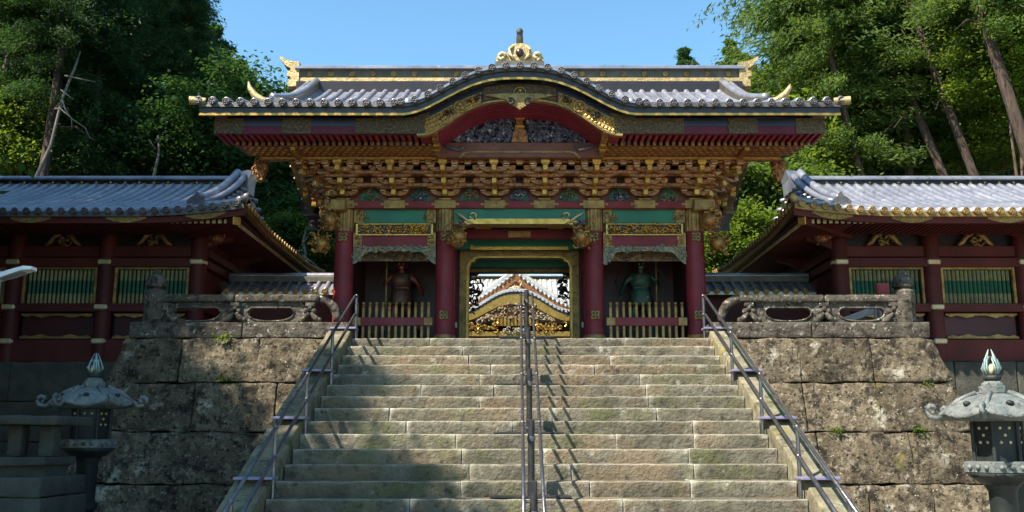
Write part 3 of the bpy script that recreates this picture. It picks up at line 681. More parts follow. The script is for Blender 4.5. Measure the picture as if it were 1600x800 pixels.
def cluster(x, y0, rz, full=True):
    """three-stepped bracket cluster; local -Y points outward"""
    c, s_ = math.cos(rz), math.sin(rz)
    def P(lx, ly, lz): return (x + lx*c - ly*s_, y0 + lx*s_ + ly*c, lz)
    g = MB()
    for k, (ty, tz) in enumerate(TIER):
        g.cbox(-0.048,0.048, (ty-YP)-0.06, 0.1, tz-0.052, tz+0.052, 0.012)
    g.cbox(-0.12,0.12,-0.28,0.1,zp1+0.002,zp1+0.045,0.012)
    root = obj('bracket_cluster', g, 'dull_gold', gate, (x, y0, 0), (0,0,rz))
    def sub(name, me, lx, ly, lz, rot=0):
        o = bpy.data.objects.new(name, me); COL.objects.link(o); o.parent = root; o.location = (lx, ly, lz); o.rotation_euler = (0,0,rot); return o
    for k, (ty, tz) in enumerate(TIER):
        ly = ty - YP
        sub('bracket_arm', ARM, 0, ly, tz)
        sub('gilt_nose', NOSE, 0, ly-0.125, tz)
        for u in (-0.215, 0.215):
            sub('bearing_block', BLK, u, ly-0.01, tz+0.043); sub('gilt_tip', TIP, u, ly-0.075, tz+0.05)
        sub('bearing_block', BLKG, 0, ly-0.11, tz+0.053)
        if k < 2:
            sub('bracket_arm', ARM2, 0, ly-0.15, tz+0.085)
            for u in (-0.34, 0.34): sub('bearing_block', BLK, u, ly-0.15, tz+0.112); sub('gilt_tip', TIP, u, ly-0.222, tz+0.118)
    return root
for x in CLX: cluster(GX+x, YP, 0)
for sgn in (-1,1):
    for y in (2.15, 2.95, 3.75, 4.6): cluster(GX+sgn*3.31, y, R(90)*sgn)
    cluster(GX+sgn*3.31, YP, R(45)*sgn)
zs = zz(247,0.25)       # level of the soffit above the brackets
for k in range(-17, 18):
    b_ = obj('bearing_block', BLK, 'bracket_wood', gate, (GX+0.2365*k, 0.30, zs-0.115)); 
    obj('gilt_tip', TIP, 'pale_gold', gate, (GX+0.2365*k, 0.228, zs-0.105))
for k in range(7):
    x = GX + (CLX[k]+CLX[k+1])/2
    for (ty, tz) in TIER[1:]:
        obj('bracket_arm', ARM2, 'bracket_wood', gate, (x, ty+0.1, tz-0.03), (0,0,0))
        for u in (-0.14, 0.14): obj('bearing_block', BLK, 'bracket_wood', gate, (x+u, ty+0.06, tz+0.0))
G('bracket_wall', MB().box(GX-3.4, GX+3.4, 1.1, 1.2, zp1, zs), 'bracket_dark')
for k, (ty, tz) in enumerate(TIER): G('through_beam', MB().cbox(GX-3.3-(YP-ty), GX+3.3+(YP-ty), ty-0.045, ty+0.045, tz+0.125, tz+0.155, 0.006), 'bracket_wood')
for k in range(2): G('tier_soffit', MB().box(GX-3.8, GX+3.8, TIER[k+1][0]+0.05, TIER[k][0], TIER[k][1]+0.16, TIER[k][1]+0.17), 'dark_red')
for sgn in (-1,1):
    G('bracket_wall_side', MB().box(GX+sgn*3.31-0.05, GX+sgn*3.31+0.05, 1.25, 4.8, zp1, zs+0.6), 'bracket_dark')
    for k, (ty, tz) in enumerate(TIER): G('through_beam', MB().cbox(GX+sgn*(3.31+YP-ty)-0.045, GX+sgn*(3.31+YP-ty)+0.045, ty, 5.2, tz+0.122, tz+0.152, 0.006), 'bracket_wood')
# carved motifs between the clusters
for k in range(7):
    x = GX + (CLX[k]+CLX[k+1])/2
    G('green_backing', MB().prism([(x-0.2,zp1+0.005),(x+0.2,zp1+0.005),(x+0.16,zp1+0.14),(x+0.05,zp1+0.27),(x-0.05,zp1+0.27),(x-0.16,zp1+0.14)], 'y', 1.06, 1.10), 'green_lacquer')
    def mp(r, x=x):
        t = abs(r.gauss(0,0.5)); t = min(t,1); return (x + r.uniform(-1,1)*(0.18*(1-t)+0.02), 1.02, zp1+0.03+0.2*t)
    G('carved_motif', carve(MB(), mp, 34, 0.038, 80+k, 0.05), 'carving_blue' if k % 2 else 'carving', smooth=True)

# ---- eaves: purlin, diaper soffit, two tiers of rafters, fascia
XE = 5.25
G('purlin', MB().cbox(GX-4.75, GX+4.75, 0.25, 0.4, zs-0.03, zs+0.09, 0.01), 'bracket_wood')
G('purlin_gilt_line', MB().box(GX-4.7, GX+4.7, 0.235, 0.25, zs-0.012, zs+0.008), 'gold')
for sgn in (-1,1):
    a, b = sorted((GX+sgn*1.45, GX+sgn*4.95))
    sb = G('soffit_board', MB().box(a, b, -0.34, 0.24, zs+0.035, zs+0.05), 'bracket_dark')
    # diaper of raised gilt lozenges
    loz = MB().add([(-0.06,0,0),(0,-0.055,0.0),(0.06,0,0),(0,0.055,0.0),(0,0,-0.022)], [(0,4,1),(1,4,2),(2,4,3),(3,4,0)]).mesh('lozenge'); loz.materials.append(MATS['gold'])
    nx = int((b-a)/0.125)
    for i in range(nx):
        for j in range(4):
            x = a + 0.07 + 0.125*i + (0.0625 if j % 2 else 0)
            if 3.9 < abs(x-GX) < 4.15 or x > b-0.05: continue
            obj('gilt_lozenge', loz, 'gold', sb, (x, -0.26+0.13*j, zs+0.034))
fly = MB().cbox(-0.03,0.03,-0.33,0.33,-0.035,0.035,0.006).mesh('rafter'); fly.materials.append(MATS['rafter_red'])
low = MB().cbox(-0.03,0.03,-0.06,0.3,-0.05,0.04,0.006).mesh('rafter'); low.materials.append(MATS['bracket_dark'])
cap_ = MB().cbox(-0.031,0.031,-0.008,0.008,-0.04,0.03,0.004).mesh('rafter_cap'); cap_.materials.append(MATS['dull_gold'])
zfly = zz(205,-1.0)
frame_l = G('flying_eave_board', MB().box(GX-XE+0.05, GX-1.5, -0.85, -0.2, zfly+0.075, zfly+0.085), 'dark_red'); frame_r = G('flying_eave_board', MB().box(GX+1.5, GX+XE-0.05, -0.85, -0.2, zfly+0.075, zfly+0.085), 'dark_red')
for k in range(-46, 47):
    x = 0.113*k
    if abs(x) < 1.5: continue
    par = frame_l if x < 0 else frame_r
    obj('flying_rafter', fly, 'rafter_red', par, (GX+x, -0.51, zfly+0.038))
    if abs(x) < 5.0:
        r_ = obj('lower_rafter', low, 'bracket_dark', par, (GX+x, -0.30, zs+0.09))
        obj('rafter_cap', cap_, 'dull_gold', par, (GX+x, -0.368, zs+0.085))

# kara-hafu (undulating front gable) profile
H0 = zz(101,YE) - zz(157,YE)
def kz(x): s_ = min(1, abs(x)/2.0); return H0*0.5*(1+math.cos(math.pi*s_**1.35))
def kl(x): s_ = min(1, abs(x)/1.68); return 0.62*0.5*(1+math.cos(math.pi*s_**1.6))
XS = sorted(set([round(-XE-0.15+ (2*XE+0.3)*k/20,3) for k in range(21)] + [round(-2.1+4.2*k/60,3) for k in range(61)]))
def band(name, u, l, y0, y1, m, fu=kz, fl=kz, xs=XS, par=gate, lim=None):
    q = [x for x in xs if lim is None or lim[0] <= x <= lim[1]]
    return G(name, MB().strip([(GX+x, u+fu(x)) for x in q], [(GX+x, l+fl(x)) for x in q], 'y', y0, y1), m, par)
zt0 = zz(167,YE)
band('eave_board', zt0, zz(176.5,YE), YE+0.03, YE+0.12, 'black_lacquer')
band('eave_gilt_line', zz(176,YE), zz(179.5,YE), YE+0.015, YE+0.029, 'gold')
fas = band('fascia', zz(180,-1.08), zz(205,-1.08), -0.94, -0.86, 'maroon', kz, kl, lim=(-5.2,5.2))
band('fascia_navy_strip', zz(180.5,-1.09), zz(193,-1.09), -0.95, -0.941, 'navy_lacquer', kz, kz, par=fas, lim=(-5.2,5.2))
for lim in ((-5.2,-4.7),(-4.05,-3.55),(-2.8,-1.55),(1.55,2.8),(3.55,4.05),(4.7,5.2)):
    q = [lim[0]+(lim[1]-lim[0])*k/14 for k in range(15)]
    G('gilt_fascia_plate', MB().strip([(GX+x, zz(180.5,-1.1)+kz(x)) for x in q], [(GX+x, zz(204.5,-1.1)+kl(x)) for x in q], 'y', -0.965, -0.951), 'pattern_gold', fas)
q = [-0.62+1.24*k/20 for k in range(21)]
G('gilt_fascia_plate', MB().strip([(GX+x, zz(183,-1.1)+kz(x)) for x in q], [(GX+x, zz(203,-1.1)+kl(x)) for x in q], 'y', -0.965, -0.951), 'pattern_gold', fas)
for sgn in (-1,1):
    q = [sgn*(0.66+0.95*k/20) for k in range(21)]
    G('gilt_wave_band', MB().strip([(GX+x, zz(190,-1.1)+kz(x)) for x in q], [(GX+x, zz(206,-1.1)+kl(x)) for x in q], 'y', -0.98, -0.951), 'chased_gold', fas)
SCL = MB().add([(-0.035,0,-0.0),(0,0,-0.03),(0.035,0,0.0),(0,0,0.03),(0,-0.018,-0.008)], [(0,1,4),(1,2,4),(2,3,4),(3,0,4)]).mesh('gilt_scale'); SCL.materials.append(MATS['gold'])
for sgn in (-1,1):
    for i in range(16):
        for j in range(3):
            x = 0.72+0.058*i+(0.029 if j%2 else 0); zu, zl_ = zz(192,-1.1)+kz(x), zz(204,-1.1)+kl(x)
            if zu-zl_ > 0.06: obj('gilt_scale', SCL, 'gold', fas, (GX+sgn*x, -0.982, zl_+(zu-zl_)*(j+0.5)/3))
q = [-1.75+3.5*k/50 for k in range(51)]
G('arch_gilt_lip', MB().strip([(GX+x, zz(205.5,-1.08)+kl(x)) for x in q], [(GX+x, zz(208.5,-1.08)+kl(x)) for x in q], 'y', -0.97, -0.86), 'dull_gold', fas)
def crest(x, z, y, r, par):
    g = MB(); pts = [(r*math.cos(R(15*k)), 0, r*math.sin(R(15*k))) for k in range(25)]; g.tube(pts, r*0.12, 6, cap=False, up=(0,1,0))
    for a in (90,210,330): g.ball((r*0.45*math.cos(R(a)), 0, r*0.45*math.sin(R(a))), (r*0.36,r*0.1,r*0.36), 9, 5)
    obj('crest', g, 'dull_gold', par, (x, y, z), smooth=True)
crest(GX, zz(141,-1.1), -0.985, 0.10, fas)
for sgn in (-1,1): crest(GX+sgn*1.02, zz(163,-1.1), -0.995, 0.10, fas); G('crest_leaves', carve(MB(), lambda r: (lambda t: (GX+sgn*(1.02+t), -0.985, zz(163,-1.1)-t*0.55+r.gauss(0,0.02)))(r.choice((-1,1))*r.uniform(0.13,0.34)), 26, 0.035, 90+sgn, 0.02), 'black_lacquer', fas, smooth=True)
# vault of curved rafters under the arch
xs_v = [-1.72+3.44*k/48 for k in range(49)]
vault = G('arch_vault', MB().grid(lambda u, v: (GX-1.8+3.6*u, -0.86+1.15*v, zz(205,-1.08)+kl(-1.8+3.6*u)+0.075), 48, 2), 'dark_red')
cr = MB().strip([(x, kl(x)+0.06) for x in xs_v], [(x, kl(x)) for x in xs_v], 'y', -0.04, 0.04).mesh('curved_rafter'); cr.materials.append(MATS['rafter_red'])
for k in range(9): obj('curved_rafter', cr, 'rafter_red', vault, (GX, -0.80+0.12*k, zz(205,-1.08)))
# tympanum with carved birds and waves
tz0 = zz(226,0.2); xs_t = [-1.5+3.0*k/40 for k in range(41)]
ztop = lambda x: zz(205,-1.08)+kl(x)+0.05
ty_ = G('tympanum', MB().strip([(GX+x, max(ztop(x), tz0+0.02)) for x in xs_t], [(GX+x, tz0) for x in xs_t], 'y', 0.2, 0.26), 'navy_lacquer')
def tp(r):
    for _ in range(30):
        x = r.uniform(-1.42,1.42); h = ztop(x)-tz0
        if h > 0.05 and r.random() < h/0.7 and abs(x) > 0.1: return (GX+x, 0.2, tz0+0.02+r.random()*(h-0.04))
    return (GX+0.5, 0.2, tz0+0.1)
for sg_ in (-1,1):
    def tps(r, sg_=sg_):
        p = tp(r); return (GX+sg_*abs(p[0]-GX), p[1], p[2])
    G('tympanum_carving', carve(MB(), tps, 190, 0.075, 17+sg_, 0.09), 'carving_blue', ty_, smooth=True)
G('king_strut', MB().prism([(GX-0.15,tz0),(GX+0.15,tz0),(GX+0.11,tz0+0.2),(GX+0.065,tz0+0.28),(GX+0.065,tz0+0.85),(GX-0.065,tz0+0.85),(GX-0.065,tz0+0.28),(GX-0.11,tz0+0.2)], 'y', 0.05, 0.19), 'bracket_wood', ty_)
for dz in (0.3,0.46,0.62): G('strut_band', MB().cbox(GX-0.09, GX+0.09, 0.03, 0.19, tz0+dz-0.025, tz0+dz+0.025, 0.008), 'gold', ty_)
g = MB(); pp = [(0.0,-0.20),(0.07,-0.15),(0.16,-0.10),(0.24,-0.02),(0.42,0.02),(0.62,0.06),(0.3,0.09),(0,0.09)]
poly = [(GX+p[0], zz(150,-1.12)+p[1]) for p in pp] + [(GX-p[0], zz(150,-1.12)+p[1]) for p in pp[::-1][1:-1]]
pend = G('gable_pendant', MB().prism(poly, 'y', -1.01, -0.966), 'dull_gold', fas)
for sgn in (-1,1):
    pts = []
    for k in range(10):
        a = R(60+48*k); q_ = 0.075-0.006*k; pts.append((GX+sgn*(0.15+q_*math.cos(a)), -1.02, zz(156,-1.12)+q_*math.sin(a)))
    obj('pendant_scroll', MB().tube(pts, 0.014, 6), 'black_lacquer', fas, smooth=True)
# beam under the tympanum
G('gable_beam', MB().cbox(GX-1.5, GX+1.5, 0.06, 0.24, zz(246,0.06), tz0, 0.01), 'bracket_dark')
gb = [(-1.1,0.0),(-1.0,0.09),(-0.9,0.11),(0.9,0.11),(1.0,0.09),(1.1,0.0)]
G('gable_beam_edge', MB().strip([(GX+p[0], zz(245,0.03)+p[1]) for p in gb], [(GX+p[0]*0.97, zz(245,0.03)+p[1]-0.03) for p in gb], 'y', 0.035, 0.058), 'dull_gold')
for sgn in (-1,1):
    g = MB().tube([(GX+sgn*1.42,0.04,tz0-0.04),(GX+sgn*1.25,0.02,tz0-0.12),(GX+sgn*1.08,0.02,tz0-0.16),(GX+sgn*0.98,0.03,tz0-0.08)], [0.015,0.05,0.04,0.02], 7, squash=0.6); G('beam_scroll', g, 'carving_blue', smooth=True)
    # gilded strut stacks at either end of the arch
    x = GX+sgn*1.47; st = G('gilt_strut', MB().cbox(x-0.055, x+0.055, -0.25, 0.3, zs-0.02, zfly+0.03, 0.012), 'dull_gold')
    for k in range(5): G('strut_ring', MB().cbox(x-0.075, x+0.075, -0.28+0.02*k, -0.24, zs+0.02*k, zs+0.02*k+0.012, 0.004), 'gold', st)
    for k, (u, dz) in enumerate(((-0.3,0.02),(-0.55,0.03),(-0.8,0.035))): G('strut_nose', MB().cbox(x-0.06, x+0.06, u-0.12, u+0.1, zs+0.02+dz*k, zs+0.09+dz*k, 0.014), 'gold' if k != 1 else 'bracket_wood', st)
    # the same on the outer corner bays
    x = GX+sgn*4.02; st = G('gilt_strut', MB().cbox(x-0.05, x+0.05, -0.30, 0.3, zs-0.02, zs+0.12, 0.012), 'gold')

# ---- main roof
Z0 = zz(160,YE); Z1 = zz(132.5,YR-0.25)
def prof(y):
    t = min(1, max(0, (y-YE)/(YR-YE))); return Z0 + (Z1-Z0)*(0.60*t+0.40*t*t)
def xv(y): t = min(1, max(0, (min(y,2*YR-y)-YE)/(YR-YE))); return 5.50 - 0.50*t**0.6
def roofz(x, y):
    yy = y if y <= YR else 2*YR-y; t = (yy-YE)/(YR-YE); e = max(0, (abs(x)-4.42)/0.62)
    return prof(yy) - (0.10+0.55*t)*min(1,t*4)*e*e + 0.05*max(0,(abs(x)-3.5)/2)**2*(1-t)
def ystart(x):          # the main slope starts where it leaves the curved gable
    if abs(x) >= 2.0: return YE
    y = YE; target = Z0 + kz(x) - 0.03
    while prof(y) < target and y < YR: y += 0.02
    return y
roof = G('roof', MB().grid(lambda u, v: (lambda x, y: (GX+x, y, roofz(x,y)))(*(lambda y0: ((2*u-1)*xv(y0+(YR-y0)*v), y0+(YR-y0)*v))(ystart((2*u-1)*5.2))), 104, 16)
         .grid(lambda u, v: (lambda x, y: (GX+x, y, roofz(x,y)))((2*u-1)*xv(YR+(YB-YR)*v), YR+(YB-YR)*v), 60, 12), 'roof_copper')
roof.data.polygons.foreach_set('use_smooth', [True]*len(roof.data.polygons))
def half_tube(pts, r, n=7, lap=0.30):
    P_ = [Vector(p) for p in pts]; seg = [0.0]
    for a, b in zip(P_[:-1], P_[1:]): seg.append(seg[-1]+(b-a).length)
    m = max(1, int(round(seg[-1]/lap))); Q = []
    def at(s_):
        for i in range(len(P_)-1):
            if s_ <= seg[i+1]+1e-6: t = (s_-seg[i])/max(1e-6, seg[i+1]-seg[i]); return P_[i].lerp(P_[i+1], t)
        return P_[-1]
    for i in range(m):
        Q += [(at(seg[-1]*i/m), 1.07), (at(seg[-1]*(i+0.94)/m), 0.98)]
    Q.append((P_[-1], 1.0)); vs = []; k = len(Q)
    for i, (p, q) in enumerate(Q):
        d = (Q[min(i+1,k-1)][0]-Q[max(i-1,0)][0]).normalized(); a = d.cross(Vector((0,0,1))).normalized(); b = a.cross(d)
        if b.z < 0: b = -b
        for j in range(n): t = math.pi*j/(n-1); vs.append(p + a*r*q*math.cos(t) + b*(r*q*1.15*math.sin(t)-0.012))
    fs = [(i*n+j, i*n+j+1, (i+1)*n+j+1, (i+1)*n+j) for i in range(k-1) for j in range(n-1)] + [tuple(range(n)), tuple(range((k-1)*n,k*n))]
    return MB().add(vs, fs)
def disc_mesh(r, m):
    g = MB().lathe([(r,-0.02),(r,0.02),(r*0.86,0.024),(r*0.80,0.012),(0.0,0.012)], 14)
    for a in (90,210,330): g.ball((r*0.38*math.cos(R(a)), r*0.38*math.sin(R(a)), 0.014), (r*0.3,r*0.3,0.012), 7, 4)
    g.move(Matrix.Rotation(R(90),4,'X')); me = g.mesh('tile_end'); me.materials.append(MATS[m]); return me
STUD = MB().ball((0,0,0), 0.034, 8, 6).mesh('stud', True); STUD.materials.append(MATS['pale_gold'])
DISC = disc_mesh(0.062, 'tile_disc'); DISCG = disc_mesh(0.062, 'dull_gold')
PITCHX = 0.235
row_cache = {}
for k in range(-23, 24):
    x = PITCHX*k
    if abs(x) >= 2.0:
        xx_ = [(GX+x if False else 0, 0, 0)]
        ys_ = [YE-0.03 + (YR-0.12-YE)*i/14 for i in range(15)] if abs(x) < 4.4 else [YE-0.03 + (2.2 if abs(x) < 4.8 else 1.2 if abs(x) < 5.1 else 0.6)*i/8 for i in range(9)]
    else:
        y0 = ystart(x)-0.05; ys_ = [y0 + (YR-0.09-y0)*i/12 for i in range(13)]
    key = (abs(k) if abs(x) < 2.0 or abs(x) >= 3.3 else 'mid', k > 0 if abs(x) >= 3.3 else 0)
    if key not in row_cache: row_cache[key] = half_tube([(0, y, roofz(x,y)-0) for y in ys_], 0.058).mesh('tile_row', True); row_cache[key].materials.append(MATS['roof_copper'])
    obj('tile_row', row_cache[key], 'roof_copper', roof, (GX+x, 0, 0))
    if abs(x) >= 2.0: obj('tile_end', DISC, 'tile_disc', roof, (GX+x, YE-0.045, zz(162,YE)+0.05*max(0,(abs(x)-3.5)/2)**2))
for sgn in (-1,1): # corner tile pointing outwards, gilt
    G('corner_tile', MB().tube([(GX+sgn*5.30,YE+0.02,zz(162,YE)+0.05),(GX+sgn*5.56,YE-0.02,zz(162,YE)+0.05)], [0.06,0.075], 12), 'ridge_gold', roof, auto=40)
# lower edge course of the eave tiles
band('eave_tile_edge', zz(159.5,YE), zt0+0.001, YE-0.01, YE+0.1, 'tile_disc', par=roof)
# curved gable roof skin and its tile rows (they run back from the front)
kroof = G('curved_gable_roof', MB().grid(lambda u, v: (lambda x: (GX+x, YE+2.6*v, min(Z0+kz(x)+0.0, prof(YE+2.6*v)+9)))( -2.05+4.1*u), 56, 6), 'roof_copper'); kroof.data.polygons.foreach_set('use_smooth', [True]*len(kroof.data.polygons))
# positions of tile rows equally spaced along the arc
s_acc = 0; xs_arc = [0.0]; x = 0.0; lastz = kz(0)
while x < 2.05:
    x += 0.005; s_acc += math.hypot(0.005, kz(x)-lastz); lastz = kz(x)
    if s_acc >= PITCHX: xs_arc.append(x); s_acc = 0
for x in xs_arc:
    for sgn in ((1,) if x == 0 else (-1,1)):
        L = ystart(x)-YE+0.12
        obj('tile_row', half_tube([(0, YE-0.05, 0), (0, YE+L, 0)], 0.06), 'roof_copper', kroof, (GX+sgn*x, 0, Z0+kz(x)-0.01), smooth=True)
        obj('tile_end', DISC, 'tile_disc', kroof, (GX+sgn*x, YE-0.065, zz(162,YE)+kz(x)+0.012))
# flat copper rolls between the rows, edge course
q = [-2.05+4.1*k/60 for k in range(61)]
G('edge_course', MB().strip([(GX+x, Z0+0.012+kz(x)) for x in q], [(GX+x, Z0-0.03+kz(x)) for x in q], 'y', YE-0.05, YE-0.011), 'roof_copper', kroof)
# ridge ornament over the curved gable
yo = YE+0.35; zo = Z0+kz(0)
orn = G('ridge_end_ornament', MB().prism([(GX-0.42,zo-0.02),(GX+0.42,zo-0.02),(GX+0.42,zo+0.13),(GX+0.36,zo+0.15),(GX-0.36,zo+0.15),(GX-0.42,zo+0.13)], 'y', yo-0.25, yo+0.9), 'ridge_bronze')
fp_ = [(0.40,0.14),(0.41,0.20),(0.36,0.29),(0.28,0.30),(0.24,0.27),(0.20,0.33),(0.19,0.40),(0.12,0.46),(0.0,0.48)]
G('ornament_face', MB().prism([(GX+p[0],zo+p[1]) for p in fp_] + [(GX-p[0],zo+p[1]) for p in fp_[::-1][1:]], 'y', yo-0.22, yo-0.06), 'ridge_gold', orn)
for sgn in (-1,1):
    pts = []
    for k in range(9):
        a = R(-80+50*k); q_ = 0.085-0.007*k; pts.append((GX+sgn*(0.29+q_*math.cos(a)), yo-0.23, zo+0.235+q_*math.sin(a)))
    G('ornament_volute', MB().tube(pts, [0.03]*8+[0.012], 6), 'pale_gold', orn, smooth=True)
    G('ornament_volute', MB().tube([(GX+sgn*0.08,yo-0.23,zo+0.17),(GX+sgn*0.17,yo-0.25,zo+0.25),(GX+sgn*0.17,yo-0.23,zo+0.36),(GX+sgn*0.1,yo-0.22,zo+0.43)], [0.02,0.035,0.03,0.012], 7), 'pale_gold', orn, smooth=True)
G('ornament_boss', MB().ball((GX, yo-0.24, zo+0.30), (0.07,0.05,0.075), 12, 8), 'black_lacquer', orn, smooth=True)
G('ridge_finial', MB().tube([(GX,yo+0.15,zo+0.4),(GX,yo-0.05,zo+0.50),(GX,yo-0.12,zo+0.62),(GX,yo-0.13,zo+0.74)], [0.06,0.062,0.06,0.062], 12), 'ridge_bronze', orn, auto=50)
G('finial_disc', MB().ball((GX,yo-0.15,zo+0.72), (0.06,0.05,0.065), 12, 8), 'tile_disc', orn, smooth=True)

# main ridge
yr = YR; rz = [zz(134.5,yr), zz(127.5,yr), zz(115,yr), zz(107,yr)]; RL = 4.72
rdg = G('main_ridge', MB().box(GX-RL, GX+RL, yr-0.20, yr+0.20, rz[1]+0.002, rz[2]), 'ridge_bronze')
G('ridge_gilt_course', MB().cbox(GX-RL, GX+RL, yr-0.24, yr+0.24, rz[0], rz[1], 0.012), 'ridge_gold', rdg)
G('ridge_base', MB().box(GX-RL, GX+RL, yr-0.3, yr+0.3, rz[0]-0.3, rz[0]-0.002), 'black_lacquer', rdg)
capm = [(-0.3,0.0),(-0.3,0.05),(-0.22,0.10),(0,0.14),(0.22,0.10),(0.3,0.05),(0.3,0.0)]
G('ridge_cap', MB().prism([(yr+p[0], rz[2]+0.002+p[1]) for p in capm], 'x', GX-RL-0.05, GX+RL+0.05), 'roof_copper', rdg)
for k in range(-10, 11): obj('ridge_crest', DISCG, 'dull_gold', rdg, (GX+0.445*k, yr-0.215, (rz[1]+rz[2])/2+0.0))
for sgn in (-1,1):
    x = GX+sgn*RL
    pf = [(0,-0.10),(0.22,-0.10),(0.22,0.09),(0.16,0.11),(0.16,0.17),(0.25,0.19),(0.25,0.33),(0.17,0.35),(0.17,0.41),(0.25,0.45),(0.33,0.52),(0.43,0.66),(0.46,0.73),(0.40,0.73),(0.28,0.65),(0.12,0.60),(-0.05,0.58),(-0.05,0.0)]
    G('ridge_end', MB().prism([(x+sgn*p[0]*0.85, rz[0]-0.02+p[1]*0.80) for p in pf], 'y', yr-0.26, yr+0.26), 'ridge_gold', rdg)
    # descending ridges, front
    for off, m, w, hh in ((-0.08,'roof_copper',0.075,0.24),(0.09,'roof_copper',0.06,0.16)):
        ys_ = [yr-0.25 - (3.0 if off < 0 else 3.25)*i/14 for i in range(15)]
        xo = lambda y: x - sgn*0.34 + sgn*off + sgn*0.10*((yr-y)/3.2)**2
        pts = [(xo(y), y, roofz(xo(y)-GX, y)+hh*0.62+0.10*max(0,1-(yr-y)/2.0)) for y in ys_]
        G('descending_ridge', MB().tube(pts, w, 10), m, roof, smooth=True)
        if off < 0: G('descending_ridge_base', MB().strip([(y, p[2]) for y, p in zip(ys_, pts)], [(y, roofz(p[0]-GX,y)-0.05) for y, p in zip(ys_, pts)], 'x', pts[3][0]-0.08, pts[3][0]+0.08), 'ridge_bronze', roof)
    ye_ = yr-3.45; xo_ = x-sgn*0.28; zb_ = roofz(xo_-GX, ye_)
    G('corner_fin', MB().tube([(xo_-sgn*0.06,ye_,zb_+0.02),(xo_+sgn*0.10,ye_,zb_+0.08),(xo_+sgn*0.24,ye_,zb_+0.18),(xo_+sgn*0.33,ye_,zb_+0.31),(xo_+sgn*0.36,ye_,zb_+0.43)], [0.07,0.085,0.08,0.055,0.012], 8, squash=0.8), 'ridge_gold', roof, smooth=True)
    # verge tiles laid across the dropping edge
    for i in range(7):
        y = yr-0.35-0.34*i
        pts = [(GX+sgn*u, y, roofz(u,y)+0.03) for u in [4.5+(xv(y)-4.46)*j/6 for j in range(7)]]
        G('verge_tile', MB().tube(pts, 0.06, 8), 'roof_copper', roof, smooth=True)
    # barge boards, front and back, with gilt lower edge and studs
    for d in (1, -1):
        ys_ = [YE+0.42 + (YR-YE-0.42)*i/18 for i in range(19)]
        yy = (lambda y: y) if d > 0 else (lambda y: 2*YR-y)
        xo = 5.02
        up = [(yy(y), roofz(min(xo,xv(y)), y)-0.06) for y in ys_]; lo = [(p[0], p[1]-0.30) for p in up]; lo2 = [(p[0], p[1]-0.055) for p in lo]
        bb = G('barge_board', MB().strip(up, lo, 'x', GX+sgn*xo-0.03, GX+sgn*xo+0.03), 'black_lacquer')
        G('barge_gilt_edge', MB().strip([(p[0],p[1]-0.001) for p in lo], lo2, 'x', GX+sgn*xo-0.16, GX+sgn*xo+0.04) if False else MB().strip([(p[0],p[1]-0.001) for p in lo], lo2, 'x', min(GX+sgn*(xo-0.17),GX+sgn*(xo+0.035)), max(GX+sgn*(xo-0.17),GX+sgn*(xo+0.035))), 'gold', bb)
        for i in range(1,19,2): obj('barge_stud', STUD, 'pale_gold', bb, (GX+sgn*(xo+0.05), lo[i][0], lo[i][1]))
        # gable soffit with rafters running across
        n_ = 16
        gs = G('gable_soffit', MB().grid(lambda u, v: (lambda y: (GX+sgn*(3.3+(xo-3.33)*u), yy(y), prof(y)-0.24))(YE+0.2+(YR-YE-0.2)*v), 2, 12), 'dark_red')
        for i in range(12):
            y = YE+1.3+ (YR-YE-1.3)*i/12; z = prof(y)-0.29
            G('gable_rafter', MB().box(min(GX+sgn*3.35,GX+sgn*4.98), max(GX+sgn*3.35,GX+sgn*4.98), yy(y)-0.035, yy(y)+0.035, z-0.04, z+0.045), 'bracket_wood', gs)
    # decorated purlin end hanging below the eave corner
    xp_ = GX+sgn*4.78; g = MB().prism([(xp_-0.11,zs+0.05),(xp_+0.11,zs+0.05),(xp_+0.12,zs-0.12),(xp_+0.05,zs-0.34),(xp_-0.04,zs-0.38),(xp_-0.09,zs-0.2)], 'y', 0.45, 0.6)
    carve(g, lambda r: (xp_+r.uniform(-0.07,0.07), 0.45, zs-r.uniform(0.0,0.3)), 16, 0.045, 9, 0.03); G('purlin_pendant', g, 'bracket_wood')
    # gable wall at the side, with rear eave
    G('gable_wall', MB().prism([(1.0,zs),(YR,Z1-0.4),(2*YR-1.0,zs)], 'x', GX+sgn*3.3-0.05, GX+sgn*3.3+0.05), 'bracket_dark')
G('rear_fascia', MB().box(GX-5.3, GX+5.3, YB-0.15, YB-0.05, Z0-0.4, Z0-0.02), 'black_lacquer')
G('rear_soffit', MB().box(GX-5.0, GX+5.0, 5.2, YB-0.16, zs+0.1, zs+0.14), 'dark_red')

